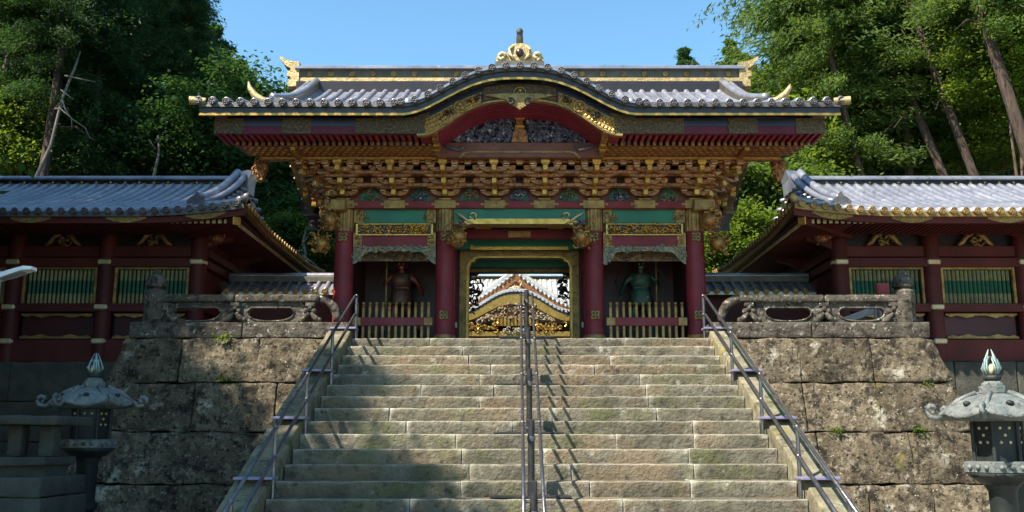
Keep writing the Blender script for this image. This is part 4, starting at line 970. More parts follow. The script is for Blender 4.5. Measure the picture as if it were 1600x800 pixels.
# ------------------------------------------------------------------ corridor wings either side
WPOST = [6.51, 8.37, 10.22, 12.08, 13.94]
RAFT = MB().cbox(-0.035,0.035,-0.5,0.5,-0.04,0.04,0.006).mesh('rafter'); RAFT.materials.append(MATS['wing_red'])
RCAP = MB().cbox(-0.036,0.036,-0.01,0.01,-0.041,0.041,0.006).mesh('rafter_cap'); RCAP.materials.append(MATS['pale_gold'])
SLAT = MB().cbox(-0.024,0.024,-0.024,0.024,-0.36,0.36,0.006).mesh('slat'); SLAT.materials.append(MATS['window_green'])
SCAP = MB().cbox(-0.026,0.026,-0.026,0.026,-0.12,0.12,0.006).mesh('slat_cap'); SCAP.materials.append(MATS['slat_gold'])
DISCW = disc_mesh(0.066, 'dull_gold')
def wing(s, lab):
    Yw, Ye, Yr, Yk = 2.6, 0.95, 4.85, 8.75; XO = 0.04
    root = thing('corridor_building', lab, 'building', (XO+s*10, 4.8, -0.2))
    X = lambda u: XO + s*u
    def P(name, g, m, par=root, loc=(0,0,0), **k): return obj(name, g, m, par, loc, **k)
    def bx(u0, u1, y0, y1, z0, z1, c=0.01): return MB().cbox(min(X(u0),X(u1)), max(X(u0),X(u1)), y0, y1, z0, z1, c)
    Z = lambda py: zz(py, Yw)
    zbase = Z(566); UE = 14.6
    # stone base in courses
    for c in range(4):
        zt = zbase - (zbase-GZ)*c/4; zb_ = zbase - (zbase-GZ)*(c+1)/4; u = 6.1
        while u < UE:
            w = rs.uniform(1.0,1.7); g = stone_mesh(w-0.012, 0.5, zt-zb_-0.012, 0.3, 0.025, 0.015, 3, rs.uniform(0,99)); P('base_stone', g, 'base_stone', loc=(X(u+w/2), 2.6, (zt+zb_)/2), auto=50); u += w
    P('base_core', bx(6.3, UE, 2.86, 7.4, GZ, zbase-0.01), 'base_stone')
    # horizontal members
    mem = [(566,531,0.10,'wing_red','sill_beam'), (488,475,0.12,'wing_red','lower_rail'), (418,404,0.12,'wing_red','upper_rail'), (402,385,0.06,'wing_red','lintel'), (363,354,0.14,'wing_red','wall_plate')]
    for p0, p1, pr, m, nm in mem: P(nm, bx(6.4, UE, Yw-pr, Yw+0.15, Z(p0), Z(p1)), m)
    P('upper_wall', bx(6.5, UE, Yw+0.10, Yw+0.16, Z(404), Z(356)), 'black_lacquer')
    for k, u in enumerate(WPOST):
        po = P('post', MB().lathe([(0.165,zbase),(0.165,Z(366)),(0.15,Z(362))], 18, (X(u),Yw,0)), 'wing_red', auto=40)
        for py in (411, 481, 534): P('gilt_fitting', MB().lathe([(0.172,-0.03),(0.178,0),(0.172,0.03)], 18, (X(u),Yw-0.0,Z(py))), 'pale_gold', po, auto=40); P('gilt_fitting', MB().cbox(X(u)-0.13,X(u)+0.13,Yw-0.185,Yw-0.12,Z(py)-0.05,Z(py)+0.05,0.02), 'pale_gold', po)
        P('bracket_arm', MB().strip([(X(u)-0.36,Z(358)),(X(u)-0.2,Z(358)),(X(u)+0.2,Z(358)),(X(u)+0.36,Z(358))], [(X(u)-0.36,Z(362)),(X(u)-0.2,Z(370)),(X(u)+0.2,Z(370)),(X(u)+0.36,Z(362))], 'y', Yw-0.16, Yw-0.05), 'wing_red')
    P('inner_wall', bx(6.6, UE, Yw+0.22, Yw+0.28, zbase, Z(404)), 'black_lacquer')
    for a, b in zip(WPOST[:-1], WPOST[1:]):
        c = (a+b)/2; h0, h1 = Z(474), Z(421)
        wf = P('window_frame', bx(a+0.2, b-0.2, Yw-0.02, Yw+0.06, h1, h1+0.05).add(*(lambda q: (q.v, q.f))(bx(a+0.2, b-0.2, Yw-0.02, Yw+0.06, h0-0.045, h0))).add(*(lambda q: (q.v,q.f))(bx(a+0.17,a+0.23,Yw-0.03,Yw+0.06,h0-0.05,h1+0.05))).add(*(lambda q: (q.v,q.f))(bx(b-0.23,b-0.17,Yw-0.03,Yw+0.06,h0-0.05,h1+0.05))), 'dull_gold')
        n = 16
        for k in range(n):
            u = a+0.29+(b-a-0.58)*k/(n-1)
            sl_ = P('slat', SLAT, 'window_green', wf, (X(u), Yw+0.05, (h0+h1)/2)); sl_.scale = (1,1,(h1-h0)/0.72); sl_.rotation_euler = (0,0,R(45))
            for zc in (h1-0.12, h0+0.10):
                o = P('slat_cap', SCAP, 'pale_gold', wf, (X(u), Yw+0.05, zc)); o.rotation_euler = (0,0,R(45)); o.scale = (1,1,0.9)
        # lower recessed panel with cusped frame
        l0, l1 = Z(529), Z(490)
        pn = P('lower_panel', bx(a+0.2, b-0.2, Yw+0.08, Yw+0.12, l0, l1), 'dark_red')
        q = [(-0.72,0.02),(-0.62,0.06),(-0.5,0.03),(-0.3,0.08),(-0.1,0.03),(0.1,0.03),(0.3,0.08),(0.5,0.03),(0.62,0.06),(0.72,0.02)]
        P('panel_cusps', MB().strip([(X(c)+p[0],l1) for p in q], [(X(c)+p[0],l1-p[1]-0.01) for p in q], 'y', Yw-0.01, Yw+0.05).strip([(X(c)+p[0],l0+p[1]+0.01) for p in q], [(X(c)+p[0],l0) for p in q], 'y', Yw-0.01, Yw+0.05), 'dull_gold', pn)
        # frog-leg strut
        g = MB(); 
        for sg in (-1,1):
            g.tube([(X(c)+sg*0.05,Yw-0.02,Z(366)),(X(c)+sg*0.18,Yw-0.04,Z(370)),(X(c)+sg*0.26,Yw-0.04,Z(379)),(X(c)+sg*0.36,Yw-0.02,Z(384))], [0.05,0.055,0.05,0.025], 8)
        carve(g, lambda r: (X(c)+r.uniform(-0.16,0.16), Yw-0.02, r.uniform(Z(383),Z(370))), 18, 0.05, int(a*10), 0.04); P('frog_leg_strut', g, 'dull_gold', smooth=True)
    # end wall facing the gate
    P('end_wall', bx(6.47, 6.53, Yw+0.2, 7.1, zbase, Z(362)), 'wing_red')
    for py in (549, 481, 411, 393, 358): P('end_rail', bx(6.36, 6.6, Yw+0.17, 7.2, Z(py+6), Z(py-6)), 'wing_red')
    for y in (4.85, 7.1): P('post', MB().lathe([(0.165,zbase),(0.165,Z(366)),(0.15,Z(362))], 18, (X(6.51),y,0)), 'wing_red', auto=40)
    # ---- roof: hipped skirt with a gable above
    Z0w = zz(330,Ye); Z1w = zz(287,Yr); UG, US = 6.32, 5.18
    def pw(d): t = min(1,max(0,d/(Yr-Ye))); return Z0w + (Z1w-Z0w)*(0.62*t+0.38*t*t)
    def rw(u, y):
        df = min(y-Ye, Yk-y); lift = 0.16*max(0,1-(u-US)/2.2)**2*max(0,1-df/2.0)
        if u < UG: return pw(min(df, u-US)) + lift
        return pw(df) + lift
    roof = P('roof', MB().grid(lambda a, v: (lambda u, y: (X(u), y, rw(u,y)))(UG+(UE+0.4-UG)*a, Ye+(Yk-Ye)*v), 24, 28).grid(lambda a, v: (lambda u, y: (X(u), y, rw(u,y)))(US+(UG-0.002-US)*a, Ye+(Yk-Ye)*v), 8, 40), 'roof_copper')
    roof.data.polygons.foreach_set('use_smooth', [True]*len(roof.data.polygons))
    pit = 0.218; k = 0; cache = {}
    u = US+0.13
    while u < UE+0.3:
        top = Yr-0.1 if u > UG+0.28 else Ye + max(0.15, u-US) - 0.06 if u < UG else Yr-1.7
        key = round(u,2) if u < US+2.6 else 'full'
        if key not in cache:
            cache[key] = half_tube([(0, Ye-0.03+(top-Ye+0.03)*i/12, rw(u, max(Ye,Ye-0.03+(top-Ye+0.03)*i/12))) for i in range(13)], 0.066).mesh('tile_row', True); cache[key].materials.append(MATS['roof_copper'])
        P('tile_row', cache[key], 'roof_copper', roof, (X(u),0,0)); P('tile_end', DISCW if s > 0 else DISC, 'ridge_gold', roof, (X(u), Ye-0.045, rw(u,Ye)+0.0)); u += pit
    y = Ye+0.25
    while y < Yk-0.3:
        top = min(UG-0.05, US + min(y-Ye, Yk-y) - 0.02)
        if top > US+0.1:
            P('tile_row', half_tube([(X(US-0.03+(top-US+0.03)*i/6), y, rw(max(US,US-0.03+(top-US+0.03)*i/6),y)) for i in range(7)], 0.055), 'roof_copper', roof, smooth=True)
            o = P('tile_end', DISCW, 'ridge_gold', roof, (X(US-0.045), y, rw(US,y))); o.rotation_euler = (0,0,R(90)*(-s))
        y += pit
    # hip ridge, descending ridge, gable board
    hp = [(X(US+0.02+t), Ye+0.02+t, rw(US+0.02+t, Ye+0.02+t)+0.07) for t in [i*0.125 for i in range(9)]]
    P('hip_ridge', MB().tube(hp, 0.085, 10), 'roof_copper', roof, smooth=True)
    P('hip_end', MB().tube([hp[0], (X(US-0.1),Ye-0.1,hp[0][2]+0.06)], [0.085,0.05], 10), 'ridge_gold' if s > 0 else 'roof_copper', roof, smooth=True)
    for off, r_ in ((0.12,0.09),(-0.06,0.065)):
        dp = [(X(UG+off+0.12*(i/10)**2), Yr-0.2-2.3*i/10, rw(UG+0.2, Yr-0.2-2.3*i/10)+0.10+(0.06 if off > 0 else 0)+0.16*(1-i/10)**2) for i in range(11)]
        P('descending_ridge', MB().tube(dp, r_, 10), 'roof_copper', roof, smooth=True)
    e = dp[-1]; g = MB().prism([(X(UG+0.2)-0.16,e[2]-0.16),(X(UG+0.2)+0.16,e[2]-0.16),(X(UG+0.2)+0.20,e[2]-0.02),(X(UG+0.2)+0.12,e[2]+0.06),(X(UG+0.2)+0.05,e[2]+0.10),(X(UG+0.2),e[2]+0.19),(X(UG+0.2)-0.05,e[2]+0.10),(X(UG+0.2)-0.12,e[2]+0.06),(X(UG+0.2)-0.20,e[2]-0.02)], 'y', e[1]-0.12, e[1]+0.04); P('ridge_mask', g, 'tile_disc', roof)
    for d in (1,-1):
        ys_ = [Ye+1.0+(Yr-Ye-1.0)*i/12 for i in range(13)]; yy = (lambda y: y) if d > 0 else (lambda y: 2*Yr-y)
        up = [(yy(y), pw(y-Ye)-0.02) for y in ys_]; lo = [(p[0],p[1]-0.26) for p in up]
        bb = P('gable_barge', MB().strip(up, lo, 'x', X(UG-0.06)-0.03, X(UG-0.06)+0.03), 'black_lacquer', roof)
        for i in range(1,13): P('barge_stud', STUD, 'pale_gold', roof, (X(UG-0.11), lo[i][0], lo[i][1]+0.02))
        for i in range(1,6):
            y = Yr-0.3*i-0.2; P('verge_tile', MB().tube([(X(UG+0.05),yy(y),pw(y-Ye)+0.04),(X(UG-0.16),yy(y),pw(y-Ye)-0.02)], 0.055, 8), 'roof_copper', roof, smooth=True)
    P('gable_wall', MB().prism([(Ye+1.2,pw(1.05)),(Yr,Z1w-0.1),(Yk-1.2,pw(1.05))], 'x', X(UG+0.1)-0.03, X(UG+0.1)+0.03), 'dark_red', roof)
    # ridge
    rzz = [zz(296,Yr), zz(291,Yr), zz(285,Yr)]
    P('ridge_gilt_course', bx(UG, UE+0.4, Yr-0.19, Yr+0.19, rzz[0]-0.03, rzz[1]), 'ridge_gold', roof); P('ridge_foot', bx(UG, UE+0.4, Yr-0.25, Yr+0.25, rzz[0]-0.25, rzz[0]-0.035), 'black_lacquer', roof)
    P('ridge_band', bx(UG, UE+0.4, Yr-0.15, Yr+0.15, rzz[1]+0.002, rzz[2]), 'black_lacquer', roof)
    P('ridge_cap', MB().prism([(Yr-0.26,rzz[2]+0.002),(Yr-0.26,rzz[2]+0.04),(Yr-0.2,rzz[2]+0.10),(Yr,rzz[2]+0.15),(Yr+0.2,rzz[2]+0.10),(Yr+0.26,rzz[2]+0.04),(Yr+0.26,rzz[2]+0.002)], 'x', X(UG-0.05), X(UE+0.4)), 'roof_copper', roof)
    u = UG+0.4
    while u < UE: P('ridge_stud', MB().ball((X(u),Yr-0.155,(rzz[1]+rzz[2])/2), (0.03,0.015,0.03), 8, 5), 'pale_gold', roof, smooth=True); u += 0.33
    P('ridge_end', MB().prism([(X(UG+0.1),rzz[0]-0.1),(X(UG-0.14),rzz[0]-0.12),(X(UG-0.16),rzz[2]),(X(UG-0.22),rzz[2]+0.2),(X(UG-0.12),rzz[2]+0.22),(X(UG+0.1),rzz[2]+0.16)], 'y', Yr-0.28, Yr+0.28), 'roof_copper', roof)
    # eave edge, rafters
    xs_ = [US+(UE+0.4-US)*i/40 for i in range(41)]
    P('eave_edge', MB().strip([(X(u),rw(u,Ye)+0.0) for u in xs_], [(X(u),rw(u,Ye)-0.10) for u in xs_], 'y', Ye, Ye+0.10), 'tile_disc' if s < 0 else 'dull_gold')
    ys_ = [Ye+0.102+(Yk-Ye-0.1)*i/30 for i in range(31)]
    P('eave_edge', MB().strip([(y,rw(US,y)+0.0) for y in ys_], [(y,rw(US,y)-0.10) for y in ys_], 'x', X(US)-0.0, X(US+0.1)), 'dull_gold')
    P('eave_fascia', MB().strip([(X(u),rw(u,Ye)-0.102) for u in xs_], [(X(u),rw(u,Ye)-0.21) for u in xs_], 'y', Ye+0.08, Ye+0.16), 'wing_red')
    for u in (5.9, 7.4, 9.2, 11.1): 
        q = [u-0.38+0.76*i/10 for i in range(11)]
        P('gilt_fascia_plate', MB().strip([(X(v),rw(v,Ye)-0.095) for v in q], [(X(v),rw(v,Ye)-0.13-0.08*math.sin(math.pi*(v-u+0.38)/0.76)) for v in q], 'y', Ye+0.06, Ye+0.079), 'chased_gold')
    zr_ = zz(350, Ye+0.3)
    sof = P('soffit', MB().box(min(X(US+0.15),X(UE+0.3)), max(X(US+0.15),X(UE+0.3)), Ye+0.17, Yw+0.1, zr_+0.10, zr_+0.12).box(min(X(US+0.15),X(6.5)), max(X(US+0.15),X(6.5)), Yw+0.1, Yk-0.2, zr_+0.10, zr_+0.12), 'dark_red')
    u = US+0.3
    while u < 11.6:
        P('rafter', RAFT, 'wing_red', sof, (X(u), Ye+0.82, zr_+0.055)); P('rafter_cap', RCAP, 'pale_gold', sof, (X(u), Ye+0.31, zr_+0.055)); u += 0.115
    y = Ye+0.5
    while y < 7.4:
        o = P('rafter', RAFT, 'wing_red', sof, (X(US+0.76), y, zr_+0.053)); o.rotation_euler = (0,0,R(90)); o = P('rafter_cap', RCAP, 'pale_gold', sof, (X(US+0.25), y, zr_+0.053)); o.rotation_euler = (0,0,R(90)); y += 0.13
    P('corner_rafter', MB().cbox(-0.07,0.07,-0.95,0.95,-0.09,0.05,0.01), 'wing_red', loc=(X(US+0.85), Ye+0.85, zr_+0.05), rot=(0,0,R(-45)*s*-1 if False else R(45)*(-s)))
    P('corner_rafter_cap', MB().cbox(-0.08,0.08,-0.02,0.02,-0.1,0.06,0.01), 'gold', loc=(X(US+0.17), Ye+0.17, zr_+0.05), rot=(0,0,R(45)*(-s)))
    # diagonal struts and carved noses under the end eave
    for y in (2.6, 4.85, 7.1): P('eave_bracket', MB().strip([(X(6.5),zr_+0.02),(X(6.1),zr_+0.02),(X(5.85),zr_+0.02)], [(X(6.5),zr_-0.30),(X(6.1),zr_-0.12),(X(5.85),zr_-0.05)], 'y', y-0.07, y+0.07), 'wing_red')
    P('carved_nose', carve(MB().ball((X(6.12),2.45,Z(372)),(0.16,0.12,0.13),10,7), lambda r: (X(6.12)+r.gauss(0,0.09),2.36,Z(372)+r.gauss(0,0.08)), 20, 0.05, 3, 0.04), 'bracket_wood', smooth=True)
    return root
def P2(o): return o
wing(1, 'red corridor building with green slatted windows and sunlit roof, right of the gate')
wing(-1, 'red corridor building in deep tree shade, left of the gate')

# low tiled link walls between gate and wings
def link(s, lab):
    root = thing('link_wall', lab, 'wall', (0.04+s*5, 4.2, 0))
    X = lambda u: 0.04+s*u
    a, b = sorted((X(3.5), X(6.35))); y = 4.2
    obj('wall', MB().box(a, b, y-0.12, y+0.12, 0, zz(458,y)), 'wing_red', root)
    zr_, ze = zz(434,y), zz(456,y-0.45)
    rf = obj('roof', MB().prism([(y-0.5,ze),(y,zr_-0.1),(y+0.5,ze),(y+0.5,ze-0.06),(y-0.5,ze-0.06)], 'x', a, b), 'roof_copper', root)
    k = a+0.1
    while k < b-0.05:
        obj('tile_row', half_tube([(0,y-0.52,ze+0.01),(0,y-0.25,(ze+zr_-0.1)/2+0.01),(0,y-0.05,zr_-0.1)], 0.05), 'roof_copper', rf, (k,0,0), smooth=True); obj('tile_end', DISCG, 'dull_gold', rf, (k,y-0.53,ze)); k += 0.21
    obj('ridge', MB().cbox(a, b, y-0.11, y+0.11, zr_-0.12, zr_+0.02, 0.02), 'ridge_bronze', rf); obj('ridge_cap', MB().tube([(a,y,zr_+0.04),(b,y,zr_+0.04)], 0.07, 10), 'roof_copper', rf, auto=50)
    obj('eave_line', MB().box(a, b, y-0.515, y-0.501, ze-0.07, ze-0.035), 'pale_gold', rf)
link(1, 'low dark tiled link wall between gate and right corridor building')
link(-1, 'low tiled link wall between gate and left corridor building')

# ------------------------------------------------------------------ guardian statues in the niches
def statue(x, y, sg, skin, cloth, lab):
    root = thing('guardian_statue', lab, 'statue', (x, y, 0.02), 'guardian statues in the gate niches')
    obj('rock_base', stone_mesh(0.75, 0.6, 0.42, 0.12, 0.08, 0.05, 4, 3+sg), 'base_stone', root, (x,y,0.23), auto=50)
    me = bpy.data.meshes.new('body'); z0 = 0.44
    J = [(0,0,0.62,0.13),(0,0,0.80,0.15),(0,0.01,1.00,0.17),(0,0,1.10,0.09),(0,-0.02,1.16,0.065),(0,-0.035,1.24,0.10),(0,-0.03,1.34,0.095),
         (-0.19,0,1.06,0.075),(-0.33,-0.03,0.90,0.06),(-0.28,-0.22,0.84,0.048),(-0.26,-0.30,0.86,0.045),
         (0.19,0,1.06,0.075),(0.34,-0.02,0.88,0.06),(0.40,-0.14,0.72,0.048),(0.41,-0.19,0.68,0.045),
         (-0.11,0,0.52,0.11),(-0.15,-0.03,0.28,0.075),(-0.17,0.0,0.04,0.055),(-0.18,-0.11,0.01,0.04),
         (0.11,0,0.52,0.11),(0.17,-0.02,0.28,0.075),(0.19,0.02,0.04,0.055),(0.21,-0.09,0.01,0.04)]
    E_ = [(0,1),(1,2),(2,3),(3,4),(4,5),(5,6),(2,7),(7,8),(8,9),(9,10),(2,11),(11,12),(12,13),(13,14),(0,15),(15,16),(16,17),(17,18),(0,19),(19,20),(20,21),(21,22)]
    me.from_pydata([(x+sg*j[0], y+j[1], z0+j[2]) for j in J], E_, []); me.materials.append(MATS[skin])
    b = bpy.data.objects.new('body', me); COL.objects.link(b); b.parent = root; b.location = -Vector((x,y,0.02))
    md = b.modifiers.new('skin', 'SKIN'); 
    for i, j in enumerate(J): me.skin_vertices[0].data[i].radius = (j[3], j[3]*0.9)
    me.skin_vertices[0].data[0].use_root = True; md.use_smooth_shade = True
    ms = b.modifiers.new('sub', 'SUBSURF'); ms.levels = 1; ms.render_levels = 2
    zc = z0
    obj('armour_skirt', MB().lathe([(0.17,zc+0.78),(0.20,zc+0.70),(0.23,zc+0.56),(0.25,zc+0.44),(0.22,zc+0.44)], 18, (x,y,0), 6, 0.07), cloth, root, smooth=True)
    g = MB().lathe([(0.2,zc+0.82),(0.205,zc+0.95),(0.19,zc+1.06),(0.12,zc+1.10)], 14, (x,y,0)); g.v = [(x+(v[0]-x), y+(v[1]-y)*0.85-0.01, v[2]) for v in g.v]; obj('breastplate', g, cloth, root, smooth=True)
    h = MB(); hc = Vector((x, y-0.035, zc+1.28))
    for k in range(9): a = R(-70+140*k/8); h.tube([(hc.x+0.08*math.sin(a),hc.y+0.02,hc.z+0.07),(hc.x+0.13*math.sin(a),hc.y+0.03,hc.z+0.14+0.05*math.cos(a)),(hc.x+0.16*math.sin(a),hc.y+0.02,hc.z+0.16+0.10*math.cos(a))], [0.03,0.026,0.006], 6)
    obj('flame_hair', h, cloth, root, smooth=True)
    f = MB(); 
    for e in (-1,1): f.ball((hc.x+e*0.04,hc.y-0.09,hc.z+0.0), 0.018, 7, 5)
    f.tube([(hc.x-0.045,hc.y-0.085,hc.z-0.075),(hc.x,hc.y-0.1,hc.z-0.07),(hc.x+0.045,hc.y-0.085,hc.z-0.075)], 0.012, 6); obj('eyes_and_mouth', f, 'pale_gold', root, smooth=True)
    obj('nose', MB().tube([(hc.x,hc.y-0.085,hc.z+0.02),(hc.x,hc.y-0.12,hc.z-0.035)], [0.012,0.026], 7), skin, root, smooth=True)
    for e in (-1,1): obj('ear', MB().ball((hc.x+e*0.1,hc.y+0.01,hc.z-0.01), (0.018,0.03,0.045), 8, 6), skin, root, smooth=True)
    # staff gripped by five fingers
    sx, sy = x-sg*0.26, y-0.335
    obj('staff', MB().tube([(sx,sy,0.46),(sx,sy,2.02)], 0.016, 8).lathe([(0.016,1.98),(0.04,2.02),(0.035,2.08),(0.004,2.2)], 8, (sx,sy,0)), 'dull_gold', root, smooth=True)
    for hx_, hy, hz in ((sx, sy+0.035, z0+0.86), (x+sg*0.41, y-0.2, z0+0.66)):
        for k in range(4): obj('finger', MB().tube([(hx_-0.02,hy+0.02,hz-0.03+0.022*k),(hx_-0.034,hy-0.03,hz-0.03+0.022*k),(hx_-0.008,hy-0.062,hz-0.03+0.022*k),(hx_+0.018,hy-0.05,hz-0.03+0.022*k)], 0.0095, 6), skin, root, smooth=True)
        obj('thumb', MB().tube([(hx_+0.02,hy+0.02,hz-0.02),(hx_+0.034,hy-0.02,hz+0.0),(hx_+0.012,hy-0.058,hz+0.016)], 0.011, 6), skin, root, smooth=True)
    rib = MB(); 
    for e in (-1,1): rib.tube([(x+e*0.18,y+0.1,zc+1.1),(x+e*0.4,y+0.12,zc+1.2),(x+e*0.5,y+0.08,zc+0.95),(x+e*0.42,y+0.05,zc+0.7),(x+e*0.5,y+0.05,zc+0.45)], [0.02,0.035,0.03,0.03,0.01], 6, squash=0.4)
    obj('floating_scarf', rib, cloth, root, smooth=True)
statue(xx(627,2.35,1.0), 2.35, 1, 'statue_red', 'statue_cloth', 'red skinned guardian statue with staff in the left niche of the gate')
statue(xx(1002,2.35,1.0), 2.35, -1, 'statue_green', 'statue_grey', 'green skinned guardian statue with staff in the right niche of the gate')

# ------------------------------------------------------------------ far hall seen through the doorway
YF = 22.0; FX = xx(806,YF,4.0)
far = thing('inner_gate', 'gilded inner gate with bright tiled gable roofs seen through the doorway', 'gate', (FX, YF+3, 0.3))
fzz = lambda py: zz(py, YF)
fs_ = lambda px: xx(px, YF, 4.0)
obj('body', MB().box(FX-3.2, FX+3.2, YF+1.2, YF+6, 0.2, fzz(500)), 'dark_red', far)
obj('main_roof', MB().add([(FX-6,YF+0.6,zz(492,YF)),(FX+6,YF+0.6,zz(492,YF)),(FX+6,YF+4.4,zz(436,YF+4.4)),(FX-6,YF+4.4,zz(436,YF+4.4)),(FX+6,YF+9,zz(492,YF)),(FX-6,YF+9,zz(492,YF))],[(0,1,2,3),(3,2,4,5)]), 'far_roof', far)
rowm = half_tube([(0,YF+0.6,zz(492,YF)),(0,YF+4.4,zz(436,YF+4.4))], 0.07).mesh('tile_row', True); rowm.materials.append(MATS['far_roof'])
for k in range(-18,19): obj('tile_row', rowm, 'far_roof', far, (FX+0.22*k,0,0))
obj('ridge_gilt_course', MB().cbox(FX-6,FX+6,YF+4.2,YF+4.6,zz(444,YF+4.4),zz(437,YF+4.4),0.02), 'ridge_gold', far)
obj('ridge_band', MB().box(FX-6,FX+6,YF+4.25,YF+4.55,zz(436.8,YF+4.4),zz(433.5,YF+4.4)), 'black_lacquer', far)
obj('ridge_cap', MB().cbox(FX-6,FX+6,YF+4.1,YF+4.7,zz(433,YF+4.4),zz(431,YF+4.4),0.03), 'far_roof', far)
for k in range(-9,10): obj('ridge_knob', MB().ball((FX+0.42*k,YF+4.15,zz(441,YF+4.4)), (0.14,0.06,0.10), 8, 6), 'ridge_gold', far, smooth=True)
# triangular gable with concave edges
def tri(u): return fzz(427) + (fzz(482)-fzz(427))*(1-(1-u)**1.35)       # u 0 apex .. 1 eave
hw = 2.35
n = 20; up = []; lo = []; lo2 = []
for k in range(-n, n+1):
    u = abs(k)/n; x = FX + hw*k/n; z = tri(u); up.append((x,z+0.20)); lo.append((x,z)); lo2.append((x,z-0.28-0.10*(1-u)))
for sgn in (-1,1):
    i0, i1 = (0,n+1) if sgn < 0 else (n,2*n+1)
    obj('gable_roof', MB().strip(up[i0:i1], lo[i0:i1], 'y', YF-0.36, YF+4.0), 'far_roof', far)
    for k in range(1,15):
        u = k/14; x = FX+sgn*hw*u; z = tri(u)
        obj('gable_tile', MB().tube([(x,YF-0.385,z+0.03),(x,YF+0.3,z+0.12)], 0.075, 8), 'far_roof', far, auto=40)
        obj('gable_tile_end', MB().ball((x,YF-0.37,z-0.03), (0.055,0.03,0.055), 8, 6), 'far_roof', far, smooth=True)
    pts = [(FX+sgn*hw*u/10, YF+0.35, tri(u/10)+0.25) for u in range(11)]
    obj('gable_ridge', MB().tube(pts, 0.10, 8), 'pale_gold', far, smooth=True)
obj('gable_board', MB().strip([(p[0],p[1]-0.001) for p in lo], lo2, 'y', YF-0.33, YF+0.0), 'bracket_wood', far)
obj('gable_face', MB().prism([(FX-1.7,fzz(478)),(FX+1.7,fzz(478)),(FX,fzz(428))], 'y', YF-0.25, YF+0.2), 'bracket_wood', far)
obj('gable_mask', carve(MB().ball((FX,YF-0.45,fzz(455)),(0.22,0.1,0.16),10,7), lambda r: (FX+r.gauss(0,0.2),YF-0.5,fzz(456)+r.gauss(0,0.11)), 26, 0.08, 5, 0.05), 'pale_gold', far, smooth=True)
# undulating lower eave
def kf(u): return fzz(493) + (fzz(461)-fzz(493))*0.5*(1+math.cos(math.pi*min(1,abs(u))**1.15))
ux = [-1+2*k/40 for k in range(41)]; hw2 = 2.15
obj('eave_roof', MB().strip([(FX+hw2*u,kf(u)+0.10) for u in ux], [(FX+hw2*u,kf(u)-0.02) for u in ux], 'y', YF-1.08, YF+0.4), 'far_roof', far)
for k in range(-14,15): u = k/14; obj('eave_tile', MB().tube([(FX+hw2*u,YF-1.11,kf(u)+0.03),(FX+hw2*u,YF-0.3,kf(u)+0.07)], 0.065, 8), 'far_roof', far, auto=40)
obj('eave_line', MB().strip([(FX+hw2*u,kf(u)-0.022) for u in ux], [(FX+hw2*u,kf(u)-0.12) for u in ux], 'y', YF-1.07, YF-0.8), 'black_lacquer', far)
obj('gilt_barge', MB().strip([(FX+hw2*u,kf(u)-0.121) for u in ux], [(FX+hw2*u*0.97,kf(u)*0.9+fzz(494)*0.1-0.34-0.1*(1-abs(u))) for u in ux], 'y', YF-1.06, YF-0.9), 'gold', far)
tl = [(FX+1.6*u, kf(u*0.8)-0.3) for u in ux]
obj('tympanum', MB().strip(tl, [(p[0],fzz(506)) for p in tl], 'y', YF-0.97, YF-0.9), 'bracket_wood', far)
obj('tympanum_carving', carve(MB(), lambda r: (lambda u: (FX+1.5*u, YF-0.98, r.uniform(fzz(505), kf(u*0.85)-0.45)))(r.uniform(-1,1)), 150, 0.11, 8, 0.08), 'carving', far, smooth=True)
obj('gilt_slat_panel', MB().box(FX-0.9,FX+0.9,YF-0.99,YF-0.95,fzz(514),fzz(499)), 'dull_gold', far)
slm = MB().cbox(-0.045,0.045,-0.03,0.03,0,fzz(499)-fzz(514),0.01).mesh('gilt_slat'); slm.materials.append(MATS['gold'])
for k in range(13): obj('gilt_slat', slm, 'gold', far, (FX-0.84+0.14*k, YF-1.02, fzz(514)))
for sgn in (-1,1):
    obj('gilt_bracket', carve(MB().cbox(FX+sgn*1.45-0.06,FX+sgn*1.45+0.06,YF-1.03,YF-0.93,fzz(525),fzz(502),0.01).box(FX+sgn*1.3-0.5,FX+sgn*1.3+0.5,YF-0.99,YF-0.93,fzz(519),fzz(514)), lambda r: (FX+sgn*1.3+r.uniform(-0.6,0.6),YF-1.0,r.uniform(fzz(521),fzz(510))), 30, 0.09, 12+sgn, 0.06), 'gold', far, smooth=False)
    for x in (1.45, 2.7): obj('pillar', MB().lathe([(0.2,0.3),(0.2,fzz(515))], 16, (FX+sgn*x,YF+0.2,0)), 'dull_gold', far, auto=40)
obj('gilt_beam', MB().cbox(FX-2.2,FX+2.2,YF-1.0,YF+0.2,fzz(530),fzz(522),0.02), 'gold', far)
obj('beam_carving', carve(MB(), lambda r: (FX+r.uniform(-0.5,0.5),YF-1.05,r.uniform(fzz(526),fzz(517))), 30, 0.09, 14, 0.06), 'carving_pale', far, smooth=True)

